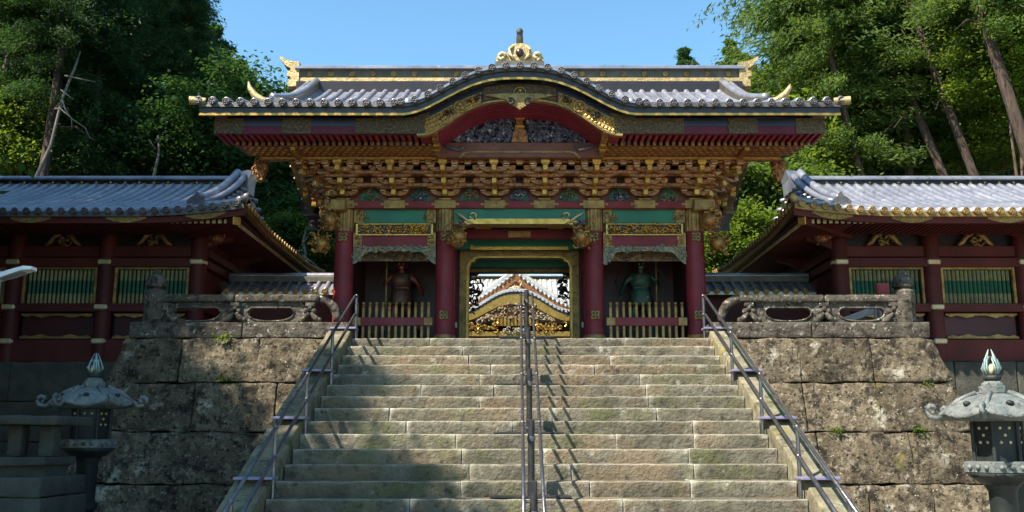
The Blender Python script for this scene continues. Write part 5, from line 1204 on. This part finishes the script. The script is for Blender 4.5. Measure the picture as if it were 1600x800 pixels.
# ------------------------------------------------------------------ bronze lanterns
def lantern(x, y, sc_, rot, lab, hcap):
    root = thing('bronze_lantern', lab, 'lantern', (x, y, GZ), 'bronze lanterns in the lower court')
    S = sc_
    def P(name, g, m, par=root, **k):
        g.v = [(v[0]*S, v[1]*S, v[2]*S) for v in g.v]; g.move(Matrix.Rotation(rot,4,'Z')); return obj(name, g, m, par, (x,y,GZ), **k)
    h = hcap/S      # height of the cap's rim
    P('base', MB().lathe([(0.52,0),(0.52,0.10),(0.46,0.12),(0.44,0.26),(0.36,0.34),(0.26,0.40)], 6), 'lantern_bronze')
    P('petal_ring', MB().lathe([(0.44,0.30),(0.47,0.34),(0.40,0.42),(0.24,0.47)], 36, lobes=12, amp=0.05), 'lantern_bronze', smooth=True)
    P('shaft', MB().lathe([(0.17,0.40),(0.15,0.48),(0.14,(h-0.75)*0.5),(0.185,(h-0.75)*0.52),(0.185,(h-0.75)*0.58),(0.14,(h-0.75)*0.6),(0.15,h-0.80),(0.2,h-0.72)], 24), 'lantern_dark', auto=40)
    P('bowl', MB().lathe([(0.18,h-0.74),(0.30,h-0.66),(0.37,h-0.60)], 36, lobes=12, amp=0.04), 'lantern_dark', smooth=True)
    pf = P('platform', MB().lathe([(0.37,h-0.60),(0.395,h-0.59),(0.395,h-0.48),(0.36,h-0.47)], 6), 'lantern_bronze')
    g = MB()
    for k in range(6):
        a = R(60*k+30); c = Vector((math.cos(a),math.sin(a),0)); t = Vector((-math.sin(a),math.cos(a),0))
        for d in (-0.11,0.0,0.11): p = c*0.35+t*d; g.ball((p.x,p.y,h-0.535), (0.03,0.03,0.03), 8, 6)
    P('platform_bosses', g, 'lantern_bronze', smooth=True)
    P('fire_box', MB().lathe([(0.24,h-0.47),(0.25,h-0.02),(0.23,h)], 6), 'lantern_dark')
    g = MB()
    for k in range(6):
        a = R(60*k); g.tube([(0.27*math.cos(a),0.27*math.sin(a),h-0.47),(0.27*math.cos(a),0.27*math.sin(a),h)], 0.025, 8)
    P('corner_post', g, 'lantern_dark')
    g = MB()
    for k in range(6):
        a = R(60*k+30); c = Vector((math.cos(a),math.sin(a),0)); t = Vector((-math.sin(a),math.cos(a),0))
        for d, e in ((-0.05,-0.1),(0.05,-0.1),(0,-0.18),(-0.05,-0.26),(0.05,-0.26)): p = c*0.222+t*d; g.ball((p.x,p.y,h+e), 0.02, 6, 4)
    P('pierced_motif', g, 'pale_gold', smooth=True)
    # six-lobed cap
    g = MB(); nn = 72; vs = []; prof_ = [(0.55,0.0),(0.56,0.03),(0.50,0.10),(0.40,0.20),(0.28,0.27),(0.16,0.30)]
    for r_, z_ in [(0.28,-0.03)]+prof_:
        for j in range(nn):
            t = 2*math.pi*j/nn; lob = abs(math.cos(3*t)); q = r_*(1 + (0.055*lob if r_ > 0.3 else 0.02*lob)); vs.append((q*math.cos(t), q*math.sin(t), h+z_*0.95 + (0.05*lob**3 if r_ > 0.45 else 0)))
    fs = [(i*nn+j, i*nn+(j+1)%nn, (i+1)*nn+(j+1)%nn, (i+1)*nn+j) for i in range(6) for j in range(nn)]; g.add(vs, fs)
    cp = P('cap', g, 'lantern_bronze', smooth=True)
    for k in range(6):
        a = R(60*k); c = Vector((math.cos(a),math.sin(a),0)); g = MB()
        g.tube([c*0.2+Vector((0,0,h+0.30)), c*0.40+Vector((0,0,h+0.215)), c*0.54+Vector((0,0,h+0.10)), c*0.62+Vector((0,0,h+0.04))], 0.028, 8)
        pts = []
        for j in range(10):
            t = R(-110+45*j); q = 0.085-0.007*j; pts.append(c*(0.70+q*math.cos(t)) + Vector((0,0,h+0.10+q*math.sin(t))))
        g.tube([c*0.60+Vector((0,0,h+0.03)), c*0.66+Vector((0,0,h+0.01))] + pts, [0.03]*10+[0.02,0.012], 8); P('fern_scroll', g, 'lantern_bronze', smooth=True)
        a = R(60*k+30); c = Vector((math.cos(a),math.sin(a),0)); p = c*0.44
        P('cap_crest', MB().ball((p.x,p.y,h+0.17), (0.045,0.045,0.03), 8, 6), 'lantern_dark', smooth=True)
    P('neck', MB().lathe([(0.15,h+0.27),(0.16,h+0.30),(0.16,h+0.37),(0.13,h+0.38),(0.13,h+0.40),(0.09,h+0.43)], 6), 'lantern_bronze')
    P('lotus', MB().lathe([(0.05,h+0.42),(0.09,h+0.45),(0.10,h+0.49),(0.06,h+0.50)], 24, lobes=8, amp=0.08), 'lantern_dark', smooth=True)
    P('jewel', MB().ball((0,0,h+0.56), (0.075,0.075,0.075), 14, 9), 'pale_gold', smooth=True)
    for k in range(4):
        a = R(90*k+20); c = Vector((math.cos(a),math.sin(a),0)); g = MB()
        for e, tp_, r_ in ((0.0,0.80,0.03),(0.35,0.72,0.024),(-0.35,0.70,0.024)):
            d = Vector((math.cos(a+e),math.sin(a+e),0)); g.tube([d*0.06+Vector((0,0,h+0.49)), d*0.105+Vector((0,0,h+0.58)), d*0.07+Vector((0,0,h+0.68)), d*0.02+Vector((0,0,h+tp_))], [0.02,r_,r_*0.7,0.004], 6, squash=0.5)
        P('flame', g, 'verdigris', smooth=True)
yl = -6.0; lantern(xx(1556,yl,-1.5), yl, 0.95, R(-6), 'pale bronze lantern with scrolled cap, sunlit beside the right wall', zz(655,yl)-GZ)
yl = -3.6; lantern(xx(143,yl,-1.4), yl, 0.90, R(12), 'dark bronze lantern with scrolled cap in shade beside the left wall', zz(636,yl)-GZ)

# ------------------------------------------------------------------ stone plinth, lamp, sign
yq = -5.0
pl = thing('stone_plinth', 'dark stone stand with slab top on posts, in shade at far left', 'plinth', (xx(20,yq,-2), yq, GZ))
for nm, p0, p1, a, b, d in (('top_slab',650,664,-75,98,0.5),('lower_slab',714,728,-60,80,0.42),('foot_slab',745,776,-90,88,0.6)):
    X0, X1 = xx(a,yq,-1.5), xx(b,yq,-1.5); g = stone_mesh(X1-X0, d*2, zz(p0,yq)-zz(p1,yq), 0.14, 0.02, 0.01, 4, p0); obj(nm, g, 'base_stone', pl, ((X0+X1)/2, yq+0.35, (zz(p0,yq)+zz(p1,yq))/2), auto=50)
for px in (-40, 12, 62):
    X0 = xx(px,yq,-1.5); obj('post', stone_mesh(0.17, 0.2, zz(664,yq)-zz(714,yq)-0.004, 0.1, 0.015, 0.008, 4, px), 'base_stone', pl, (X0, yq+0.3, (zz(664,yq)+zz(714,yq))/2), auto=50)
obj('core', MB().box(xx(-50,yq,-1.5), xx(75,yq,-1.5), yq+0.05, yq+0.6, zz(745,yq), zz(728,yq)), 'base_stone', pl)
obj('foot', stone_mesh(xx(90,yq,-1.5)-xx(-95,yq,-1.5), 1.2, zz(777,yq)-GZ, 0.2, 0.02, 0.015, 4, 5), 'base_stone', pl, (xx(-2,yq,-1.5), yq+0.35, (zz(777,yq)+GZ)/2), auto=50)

yl = -7.5; zl = zz(438,yl); lx = xx(-3,yl,zl)
lp = thing('street_lamp', 'slim grey street lamp with flat white head at far left edge', 'street lamp', (lx, yl, GZ))
obj('pole', MB().tube([(lx,yl,GZ),(lx,yl,zl)], [0.035,0.028], 12), 'lamp_grey', lp, auto=40)
hd = MB(); pts = []
for u, w, h in ((-0.06,0.05,0.05),(0.0,0.07,0.055),(0.12,0.09,0.05),(0.26,0.085,0.042),(0.335,0.06,0.03)):
    pts.append((u,w,h))
vs = []
for u, w, h in pts:
    zc = zl + 0.02 + u*0.33
    if u > 0.3: zc -= 0.02
    vs += [(lx+u, yl-w, zc-h*0.4), (lx+u, yl+w, zc-h*0.4), (lx+u, yl+w*0.8, zc+h*0.6), (lx+u, yl-w*0.8, zc+h*0.6)]
fs = [(0,1,2,3),(16,19,18,17)] + [(i*4+j, i*4+(j+1)%4, (i+1)*4+(j+1)%4, (i+1)*4+j) for i in range(4) for j in range(4)]
hd.add(vs, fs); obj('lamp_head', hd, 'lamp_white', lp)
obj('lens', MB().add([(lx+0.03,yl-0.06,zl+0.004),(lx+0.25,yl-0.06,zl+0.078),(lx+0.25,yl+0.06,zl+0.078),(lx+0.03,yl+0.06,zl+0.004)],[(0,1,2,3)]), 'lamp_grey', lp)
obj('bracket', MB().tube([(lx-0.05,yl,zl+0.03),(lx-0.02,yl,zl+0.085),(lx+0.03,yl,zl+0.07)], 0.02, 8), 'lamp_grey', lp, smooth=True)

ys_ = 0.95; x0, x1 = xx(1369,ys_,0.9), xx(1388,ys_,0.9)
sg = thing('red_sign_post', 'small red wooden sign post behind the right balustrade', 'sign', ((x0+x1)/2, ys_, 0))
obj('head', MB().cbox(x0, x1, ys_-0.08, ys_+0.05, zz(463,ys_), zz(443,ys_), 0.015), 'sign_red', sg); obj('face_panel', MB().cbox(x0+0.03, x1-0.012, ys_-0.088, ys_-0.081, zz(458,ys_), zz(446,ys_), 0.003), 'sign_red', sg)
obj('post', MB().cbox(x0+0.03, x1-0.08, ys_-0.05, ys_+0.04, 0, zz(463.2,ys_), 0.01), 'sign_pale', sg)
bd = thing('leaning_board', 'pale board with red round end leaning behind the right balustrade', 'board', (xx(1352,ys_,0.3), ys_, 0))
a, b = Vector((xx(1322,ys_,0.3),ys_+0.15,zz(500,ys_))), Vector((xx(1372,ys_,0.4),ys_+0.15,zz(482,ys_)))
d = (b-a).normalized(); nrm = Vector((-d.z,0,d.x))
obj('plank', MB().prism([((a+nrm*0.06).x,(a+nrm*0.06).z),((b+nrm*0.06).x,(b+nrm*0.06).z),((b-nrm*0.06).x,(b-nrm*0.06).z),((a-nrm*0.06).x,(a-nrm*0.06).z)], 'y', ys_+0.1, ys_+0.14), 'sign_pale', bd)
obj('round_end', MB().prism([(b.x+0.02+0.12*math.sin(R(12*k)), zz(488,ys_)+0.14*math.cos(R(12*k))) for k in range(16)], 'y', ys_+0.04, ys_+0.09), 'sign_red', bd)
obj('upright', MB().cbox(b.x-0.03, b.x+0.015, ys_+0.03, ys_+0.095, 0, zz(476,ys_), 0.006), 'sign_pale', bd)

# ------------------------------------------------------------------ vegetation
def cards_mesh(name, C, D, Wv, m):
    """rhombic leaf sprays: centres, half-length vectors, half-width vectors"""
    n = len(C); V = np.empty((n,4,3)); V[:,0] = C-D; V[:,1] = C+Wv; V[:,2] = C+D; V[:,3] = C-Wv
    me = bpy.data.meshes.new(name); me.vertices.add(4*n); me.vertices.foreach_set('co', V.reshape(-1).astype(np.float32))
    me.loops.add(4*n); me.loops.foreach_set('vertex_index', np.arange(4*n, dtype=np.int32))
    me.polygons.add(n); me.polygons.foreach_set('loop_start', np.arange(0,4*n,4,dtype=np.int32)); me.polygons.foreach_set('loop_total', np.full(n,4,dtype=np.int32))
    me.update(); me.validate(); me.materials.append(MATS[m]); return me
def unit(a): return a/np.maximum(1e-6, np.linalg.norm(a, axis=-1, keepdims=True))
def conifer(H, Rr, nb, per, seed, m, size=0.17, droop=0.45, z0=0.0, power=0.75):
    r = np.random.default_rng(seed); u = r.random(nb)**0.9; zb = z0 + (H-z0)*u
    L = Rr*np.minimum(1.0, 0.35+2.2*u)*(1-u)**power*r.uniform(0.6,1.15,nb) + 0.35; az = r.uniform(0,2*np.pi,nb)
    t = r.beta(2.2,1.2,(nb,per)); Lx = L[:,None]*t
    cx = np.cos(az)[:,None]*Lx; cy = np.sin(az)[:,None]*Lx; cz = zb[:,None] + 0.10*Lx - droop*Lx*t
    sp = 0.10 + 0.20*L[:,None]*t/1.5
    # sprays gather in clumps along each limb
    ncl = 7; cl = r.normal(0,1,(nb,ncl,3)); idx = r.integers(0,ncl,(nb,per))
    off = np.take_along_axis(cl, idx[:,:,None].repeat(3,2), axis=1)*sp[:,:,None]*np.array([1,1,0.32])
    C = np.stack([cx,cy,cz],-1) + off + r.normal(0,1,(nb,per,3))*np.array([0.13,0.13,0.07])
    C[:,:,2] -= np.abs(r.normal(0,0.16,(nb,per)))
    C = C.reshape(-1,3); out = unit(np.stack([np.cos(az),np.sin(az),np.full(nb,-0.5)],-1)).repeat(per,0)
    D = unit(out*1.1 + r.normal(0,0.55,C.shape)); A = unit(np.cross(D, r.normal(0,1,C.shape))); s = size*r.uniform(0.55,1.35,(len(C),1))
    return cards_mesh('crown', C, D*s, A*s*0.26, m)
def broadleaf(Rx, Rz, nc, per, seed, m, size=0.11, flat=0.6):
    r = np.random.default_rng(seed); d = unit(r.normal(0,1,(nc,3))); rad = r.random((nc,1))**0.45
    cc = d*rad*np.array([Rx,Rx,Rz]); cc[:,2] += Rz*0.2
    sp = 0.16*Rx*r.uniform(0.6,1.3,(nc,1,1)); C = cc[:,None,:] + r.normal(0,1,(nc,per,3))*sp*np.array([1.25,1.25,flat*0.6]); C = C.reshape(-1,3)
    N = unit(np.array([0,0,1.0]) + r.normal(0,0.55,C.shape)); D = unit(np.cross(N, r.normal(0,1,C.shape))); A = np.cross(N, D); s = size*r.uniform(0.6,1.3,(len(C),1))
    return cards_mesh('crown', C, D*s, A*s*0.55, m)
CON = [conifer(17, 3.3, 170, 600, 1, 'leaf_cedar', 0.095), conifer(15, 2.8, 150, 600, 2, 'leaf_cedar', 0.095, droop=0.6), conifer(18, 3.8, 180, 650, 3, 'leaf_hinoki', 0.095, droop=0.35), conifer(14, 3.0, 150, 600, 4, 'leaf_hinoki', 0.095, droop=0.7)]
BRO = [broadleaf(2.6, 2.1, 130, 260, 5, 'leaf_maple', 0.085), broadleaf(2.2, 2.0, 110, 260, 6, 'leaf_hinoki', 0.085), broadleaf(2.4, 2.2, 120, 260, 7, 'leaf_cedar', 0.085)]
FARC = [conifer(9, 2.4, 110, 110, 8, 'leaf_cedar', 0.24, 0.3), conifer(11, 2.6, 120, 110, 9, 'leaf_hinoki', 0.24, 0.4)]
def trunk_mesh(L, r0, r1, seed, limbs=6, bend=0.15, cz=0.45):
    rr = random.Random(seed); g = MB(); pts = []; rad = []
    bx, by = rr.uniform(-bend,bend), rr.uniform(-bend,bend)
    for i in range(11):
        t = i/10; pts.append((bx*math.sin(t*4)*L*0.05, by*math.sin(t*3+1)*L*0.05 - by*math.sin(1)*L*0.05, L*t)); rad.append(r0*(1.35 if i == 0 else 1.0) + (r1-r0)*t)
    g.tube(pts, rad, 10)
    for k in range(limbs):
        t = cz + (0.95-cz)*rr.random(); a = rr.uniform(0,6.28); l = rr.uniform(0.8,2.2); p = Vector(pts[int(t*10)]); r_ = rad[int(t*10)]*0.28
        g.tube([p, p+Vector((math.cos(a)*l*0.5,math.sin(a)*l*0.5,0.12)), p+Vector((math.cos(a)*l,math.sin(a)*l,-0.25))], [r_, r_*0.6, r_*0.15], 5)
    return g
rt = random.Random(5)
def tree(p0, p1, Y, rad, crown, cz, lab, name='cedar_tree', group='trees on the wooded slopes', cs=1.0, L=None, m='bark', far_=False):
    """trunk through two sighted points p0 (low) and p1 (high) at distance Y, standing on the slope"""
    z0, z1 = zz(p0[1],Y), zz(p1[1],Y); A = Vector((xx(p0[0],Y,z0),Y,z0)); B = Vector((xx(p1[0],Y,z1),Y,z1)); d = (B-A)/(B.z-A.z)
    gz = hill(A.x,Y)-0.3; base = A + d*(gz-A.z); L = L or 20.0
    root = thing(name, lab, 'tree', base, group)
    tilt = Vector((d.x, 0, 1)).normalized().to_track_quat('Z','Y').to_euler()
    q = Vector((0,0,1)).rotation_difference(Vector((d.x,0,1)).normalized()).to_euler()
    o = obj('trunk', trunk_mesh(L, rad, rad*0.35, int(p0[0])+7, 9 if not far_ else 0, cz=min(0.85,cz/L)), m, root, base, q, auto=60)
    if crown is not None:
        c = bpy.data.objects.new('crown', crown); COL.objects.link(c); c.parent = root
        c.location = Vector((d.x*cz, 0, cz)); c.rotation_euler = (q[0], q[1], rt.uniform(0,6.28)); c.scale = (cs,cs,cs*rt.uniform(0.95,1.1))
    return root
def bush(px, py, Y, me, s, lab, name='shrub', group='shrubs and young trees on the slopes', stem=True):
    z = zz(py,Y); x = xx(px,Y,z); gz = hill(x,Y) if Y > 8.5 else 0; root = thing(name, lab, 'tree' if name != 'shrub' else 'shrub', (x,Y,gz-0.2), group)
    g = MB(); rr = random.Random(int(px)); c = Vector((0,0,z-gz+0.2))
    for k in range(4):
        a = rr.uniform(0,6.28); g.tube([(0,0,0), (0.25*s*math.cos(a),0.25*s*math.sin(a),c.z*0.55), (0.9*s*math.cos(a),0.9*s*math.sin(a),c.z+0.5*s)], [0.07,0.05,0.015], 6)
    o = obj('stem', g, 'bark', root, (x,Y,gz-0.2), smooth=True)
    cr_ = bpy.data.objects.new('crown', me); COL.objects.link(cr_); cr_.parent = root; cr_.location = c; cr_.scale = (s,s,s); cr_.rotation_euler = (0,0,rr.uniform(0,6.28))
# right slope
tree((1600,245),(1521,0), 9.5, 0.22, CON[3], 9.5, 'thick reddish leaning trunk at the top right edge', cs=0.9)
tree((1517,245),(1437,31), 12.0, 0.17, CON[2], 9.0, 'pale leaning trunk rising through foliage second from right edge', cs=0.9)
tree((1475,262),(1395,70), 13.0, 0.17, CON[0], 9.0, 'dark leaning trunk in the middle of the right wood', cs=0.9)
tree((1416,270),(1409,140), 14.0, 0.18, CON[3], 8.5, 'upright dark trunk above the right corridor roof', cs=0.9)
tree((1349,273),(1328,192), 13.5, 0.13, CON[2], 7.0, 'slim sunlit trunk just right of the gate eave', cs=1.0)
tree((1374,270),(1362,190), 15.5, 0.13, CON[2], 7.5, 'thin shaded trunk behind the slim sunlit one', cs=1.0)
tree((1535,245),(1524,140), 15.0, 0.13, CON[1], 10.0, 'slim upright trunk between the two pale leaning trunks at right', cs=0.9)
tree((1570,215),(1557,150), 16.0, 0.12, CON[3], 10.0, 'thin straight trunk left of the thick reddish one', cs=0.9)
tree((1445,268),(1432,180), 17.0, 0.14, CON[0], 9.0, 'dark straight trunk left of the pale leaning trunk', cs=0.95)
tree((1390,272),(1386,215), 16.5, 0.12, CON[2], 8.5, 'short reddish visible trunk above the right roof ridge', cs=1.0)
for k, (px, Y, c, cs) in enumerate(((1325,17,2,0.85),(1345,16,3,1.0),(1375,21,2,1.0),(1430,22,0,1.0),(1480,23,3,1.05),(1560,22,2,1.0),(1640,20,0,1.0),(1310,24,1,0.95),(1690,13,2,1.0),(1590,27,1,1.1),(1400,29,2,1.1),(1500,30,0,1.15))):
    tree((px,270),(px-14,120), Y, 0.17, CON[c], 4.0+rt.random()*2.5 if Y > 15.5 else 7.5, 'dense green conifer filling the wood right of the gate', group='conifers filling the right wood', cs=cs)
bush(1165,345,11.5, BRO[1], 1.0, 'bright leafy tree between gate and right corridor roof', 'young_tree')
bush(1190,285,15.0, BRO[0], 1.15, 'sunlit leafy tree just above the right corridor gable', 'young_tree')
bush(1140,400,10.0, BRO[0], 0.62, 'low bright bush over the right link wall')
bush(1240,230,18.0, BRO[1], 1.3, 'leafy tree beneath the right corner of the gate roof', 'young_tree')
bush(1575,110,11.0, BRO[0], 0.72, 'yellow green maple boughs left of the thick reddish trunk', 'maple_tree')
bush(1535,60,13.5, BRO[0], 0.8, 'yellow green maple boughs high in the right wood', 'maple_tree')
bush(1590,215,12.5, BRO[0], 0.6, 'bright maple bush at right edge above the ridge', 'maple_tree')
bush(1450,255,15.0, BRO[1], 0.6, 'low green shrub behind the right ridge, middle')
bush(1345,262,17.0, BRO[2], 0.9, 'dark shrub behind the right ridge near the slim sunlit trunk')
bush(1500,262,14.0, BRO[1], 0.5, 'low green shrub behind the right ridge beside the pale leaning trunk')
# left slope
tree((63,273),(101,17), 10.5, 0.19, CON[0], 7.5, 'thick dark trunk near the left edge beside a dead stem', cs=0.72, L=17)
tree((152,276),(153,213), 12.0, 0.19, CON[1], 5.5, 'short dark visible trunk above the left corridor roof', cs=0.74, L=14)
tree((0,140),(21,63), 11.5, 0.15, CON[0], 6.5, 'dark leaning trunk at the far left edge', cs=0.62, L=15)
tree((278,273),(281,235), 13.0, 0.13, CON[1], 4.6, 'dark slim trunk behind the left ridge nearest the gate', cs=0.62, L=13)
tree((110,270),(122,200), 13.0, 0.10, CON[1], 6.0, 'thin pale trunk behind the dead stem', cs=0.7, L=15)
tree((215,274),(219,200), 14.5, 0.14, CON[0], 5.5, 'dark trunk left of the thin bare stem', cs=0.68, L=15)
for k, (px, Y, c, cs) in enumerate(((40,16,1,1.0),(95,18,0,1.0),(150,17,1,1.0),(205,19,0,0.95),(250,22,1,0.95),(-40,14,0,1.0),(20,23,3,1.05),(120,25,1,1.1),(190,27,0,1.1),(285,19,1,0.55),(60,30,0,1.1),(-10,20,0,1.1))):
    tree((px,270),(px+10,120), Y, 0.17, CON[c], 3.5+rt.random()*2, 'dense dark conifer filling the wood left of the gate', group='conifers filling the left wood', cs=cs)
bush(345,225,12.5, BRO[2], 1.0, 'dark leafy tree beneath the left corner of the gate roof', 'young_tree')
bush(425,300,14.0, BRO[2], 1.05, 'dark leafy tree in the gap between left corridor and gate', 'young_tree')
bush(480,395,11.0, BRO[1], 0.55, 'small bush with lit leaves over the left link wall')
bush(440,400,12.0, BRO[2], 0.8, 'dark bush behind the left corridor eave')
bush(25,235,12.0, BRO[0], 0.75, 'bright green maple bush at the left edge above the roof', 'maple_tree')
bush(95,245,14.0, BRO[0], 0.6, 'sunlit maple bush behind the dead stem', 'maple_tree')
bush(190,255,14.0, BRO[1], 0.6, 'low shrub behind the left ridge, middle')
bush(60,210,16.0, BRO[1], 0.9, 'green shrub between the thick dark trunk and left edge')
# dead stems with bare branches
def dead(pts, r0, lab, Y, twigs=()):
    P_ = [Vector((xx(p[0],Y,zz(p[1],Y))+0.05*math.sin(i*2.3), Y+0.1*i, zz(p[1],Y))) for i, p in enumerate(pts)]
    gz = hill(P_[0].x,Y)-0.2; d = (P_[1]-P_[0])/(P_[1].z-P_[0].z); base = P_[0]+d*(gz-P_[0].z)
    root = thing('dead_tree', lab, 'dead tree', base)
    n = len(P_)+1; obj('trunk', MB().tube([base]+P_, [r0*1.2]+[r0*(1-0.8*i/n) for i in range(len(P_))], 8), 'dead_wood', root, smooth=True)
    for tw in twigs:
        Q = [Vector((xx(p[0],Y,zz(p[1],Y)), Y-0.1-0.15*i, zz(p[1],Y))) for i, p in enumerate(tw)]
        obj('branch', MB().tube(Q, [r0*0.5*(1-0.75*i/len(Q)) for i in range(len(Q))], 6), 'dead_wood', root, smooth=True)
dead([(65,259),(75,225),(95,150),(108,100),(115,72)], 0.055, 'pale dead stem leaning across the thick dark trunk at left', 9.6, [[(90,170),(104,162),(112,178),(125,195),(150,212),(162,232)], [(88,172),(100,174),(122,192),(126,212)], [(104,120),(130,128),(158,136)], [(98,142),(120,160)]])
dead([(241,272),(244,240),(248,206)], 0.05, 'thin pale bare stem above the middle of the left ridge', 10.5, [[(245,235),(238,222)], [(246,225),(252,216)]])
dead([(472,420),(474,395),(474,375),(473,352)], 0.05, 'pale dead sapling with side branches in the gap left of the gate', 9.5, [[(474,392),(460,396),(450,394)], [(474,400),(490,412),(500,420)], [(474,384),(484,372)]])
# far tree tops over the ridge line
for px, py, Y, c, s, lab in ((1071,75,60,0,0.8,'lone dark tree top peeping over the gate ridge right of centre'), (1141,62,55,1,0.8,'taller tree top behind the right end of the gate ridge'), (380,95,48,0,0.85,'pale green tree top left of the gate roof'), (1165,85,62,1,0.9,'tree top in front of the right wood behind the ridge end'), (945,103,70,0,0.6,'tiny tree top just showing over the gate ridge'), (1225,20,50,1,1.2,'tall conifer forming the left edge of the right wood'), (340,40,46,0,1.15,'tall conifer forming the right edge of the left wood')):
    zt_ = zz(py,Y); me = FARC[c]; h = (9 if c == 0 else 11)*s; x = xx(px,Y,zt_); gz = hill(x,Y)-0.3
    root = thing('distant_tree', lab, 'tree', (x,Y,gz), 'tree tops behind the gate')
    obj('trunk', MB().tube([(x,Y,gz),(x,Y,zt_-0.5)], [0.3,0.05], 8), 'bark', root)
    cr_ = bpy.data.objects.new('crown', me); COL.objects.link(cr_); cr_.parent = root; cr_.location = (0,0,zt_-h-gz); cr_.scale = (s,s,s)
# cedars standing round the lower court, out of the picture: those on the left throw the shade on wall and steps
def court_tree(x, y, c, cs, cz, lab, grp, sz=1.0):
    root = thing('cedar_tree', lab, 'tree', (x,y,GZ), grp)
    obj('trunk', trunk_mesh(cz+15*cs*sz, 0.3, 0.1, int(abs(x*7+y))), 'bark', root, (x,y,GZ), auto=60)
    cr_ = bpy.data.objects.new('crown', CON[c]); COL.objects.link(cr_); cr_.parent = root; cr_.location = (0,0,cz); cr_.scale = (cs,cs,cs*sz); cr_.rotation_euler = (0,0,x)
for x, y, c, cs, cz, sz in ((-17.0,-6.4,0,1.3,3.0,0.92),(-16.2,-11.6,0,1.5,2.5,0.8),(-18.2,-2.2,0,1.45,2.5,1.2),(-20.5,-7.5,0,1.4,3.0,1.0),(-20.5,1.0,1,1.6,2.5,1.2),(-23,-3,0,1.6,3.0,1.2),(-16.8,0.6,1,1.15,2.5,1.1)):
    court_tree(x, y, c, cs, cz, 'tall cedar shading the left side of the court', 'cedars left of the court', sz)
for x, y, c in ((-22,-12,0),(-21,-18,1),(-25,-15,0),(-27,-23,2),(-19,-24,0),(24,-16,2),(25,-8,0)):
    court_tree(x, y, c, 1.4, 2.5, 'tall cedar beside the lower court', 'cedars beside the court')
for x, y, s_, zc_, lab in ((-13.2,-10.6,1.4,2.6,'unseen bushy tree added to block sky light, left of the viewer'),(-10.8,-6.6,1.15,1.2,'unseen bushy tree added to block sky light, left of the stone stand'),(-12.5,-2.6,1.3,2.2,'unseen bushy tree added for shade before the left corridor building'),(-13.3,-12.4,1.45,8.6,'tall spreading tree throwing shade on the lower left steps'),(-14.9,-7.2,1.25,8.2,'tall spreading tree throwing shade on the left wall'),(-11.3,-11.6,1.0,8.4,'unseen spreading tree added to fill in shade on the lower left steps')):  # unseen trees; low bushy ones added to block sky light, last one to deepen shade
    root = thing('unseen_shade_tree', lab, 'tree', (x,y,GZ)); obj('stem', trunk_mesh(zc_-GZ+0.5, 0.14, 0.06, 5, 5), 'bark', root, (x,y,GZ), auto=60)
    cr_ = bpy.data.objects.new('crown', BRO[2]); COL.objects.link(cr_); cr_.parent = root; cr_.location = (0,0,zc_-GZ); cr_.scale = (s_,s_,s_)
# weeds in the wall joints
def weed(x, y, z, s, lab):
    r = np.random.default_rng(int(abs(x*100))); n = 46; N = unit(r.normal(0,1,(n,3))*np.array([1,0.6,0.8])+np.array([0,-0.4,0.5])); C = r.normal(0,1,(n,3))*s*np.array([0.8,0.25,0.5]); D = unit(np.cross(N, r.normal(0,1,(n,3)))); A = np.cross(N,D)
    tag(obj('weed', cards_mesh('weed', C, D*s*0.32, A*s*0.2, 'leaf_maple'), 'leaf_maple', None, (x,y,z)), lab, 'weed', 'weeds in the retaining walls')
weed(xx(347,-0.1,-0.1), -0.08, zz(528,-0.05), 0.10, 'weed tuft at the top course of the left wall')
weed(xx(348,-0.2,-0.7), -0.16, zz(592,-0.15), 0.09, 'weed tuft under the second course of the left wall')
weed(xx(1308,-0.4,-1.6), -0.36, zz(674,-0.32), 0.08, 'weed tuft on the middle joint of the right wall near the kerb')
weed(xx(1440,-0.4,-1.6), -0.36, zz(673,-0.32), 0.08, 'weed tuft on the middle joint of the right wall near its corner')
weed(xx(1448,-0.2,-0.7), -0.18, zz(602,-0.15), 0.08, 'weed tuft on the upper joint of the right wall')
for o in bpy.data.objects:
    if '_w' in o: del o['_w']
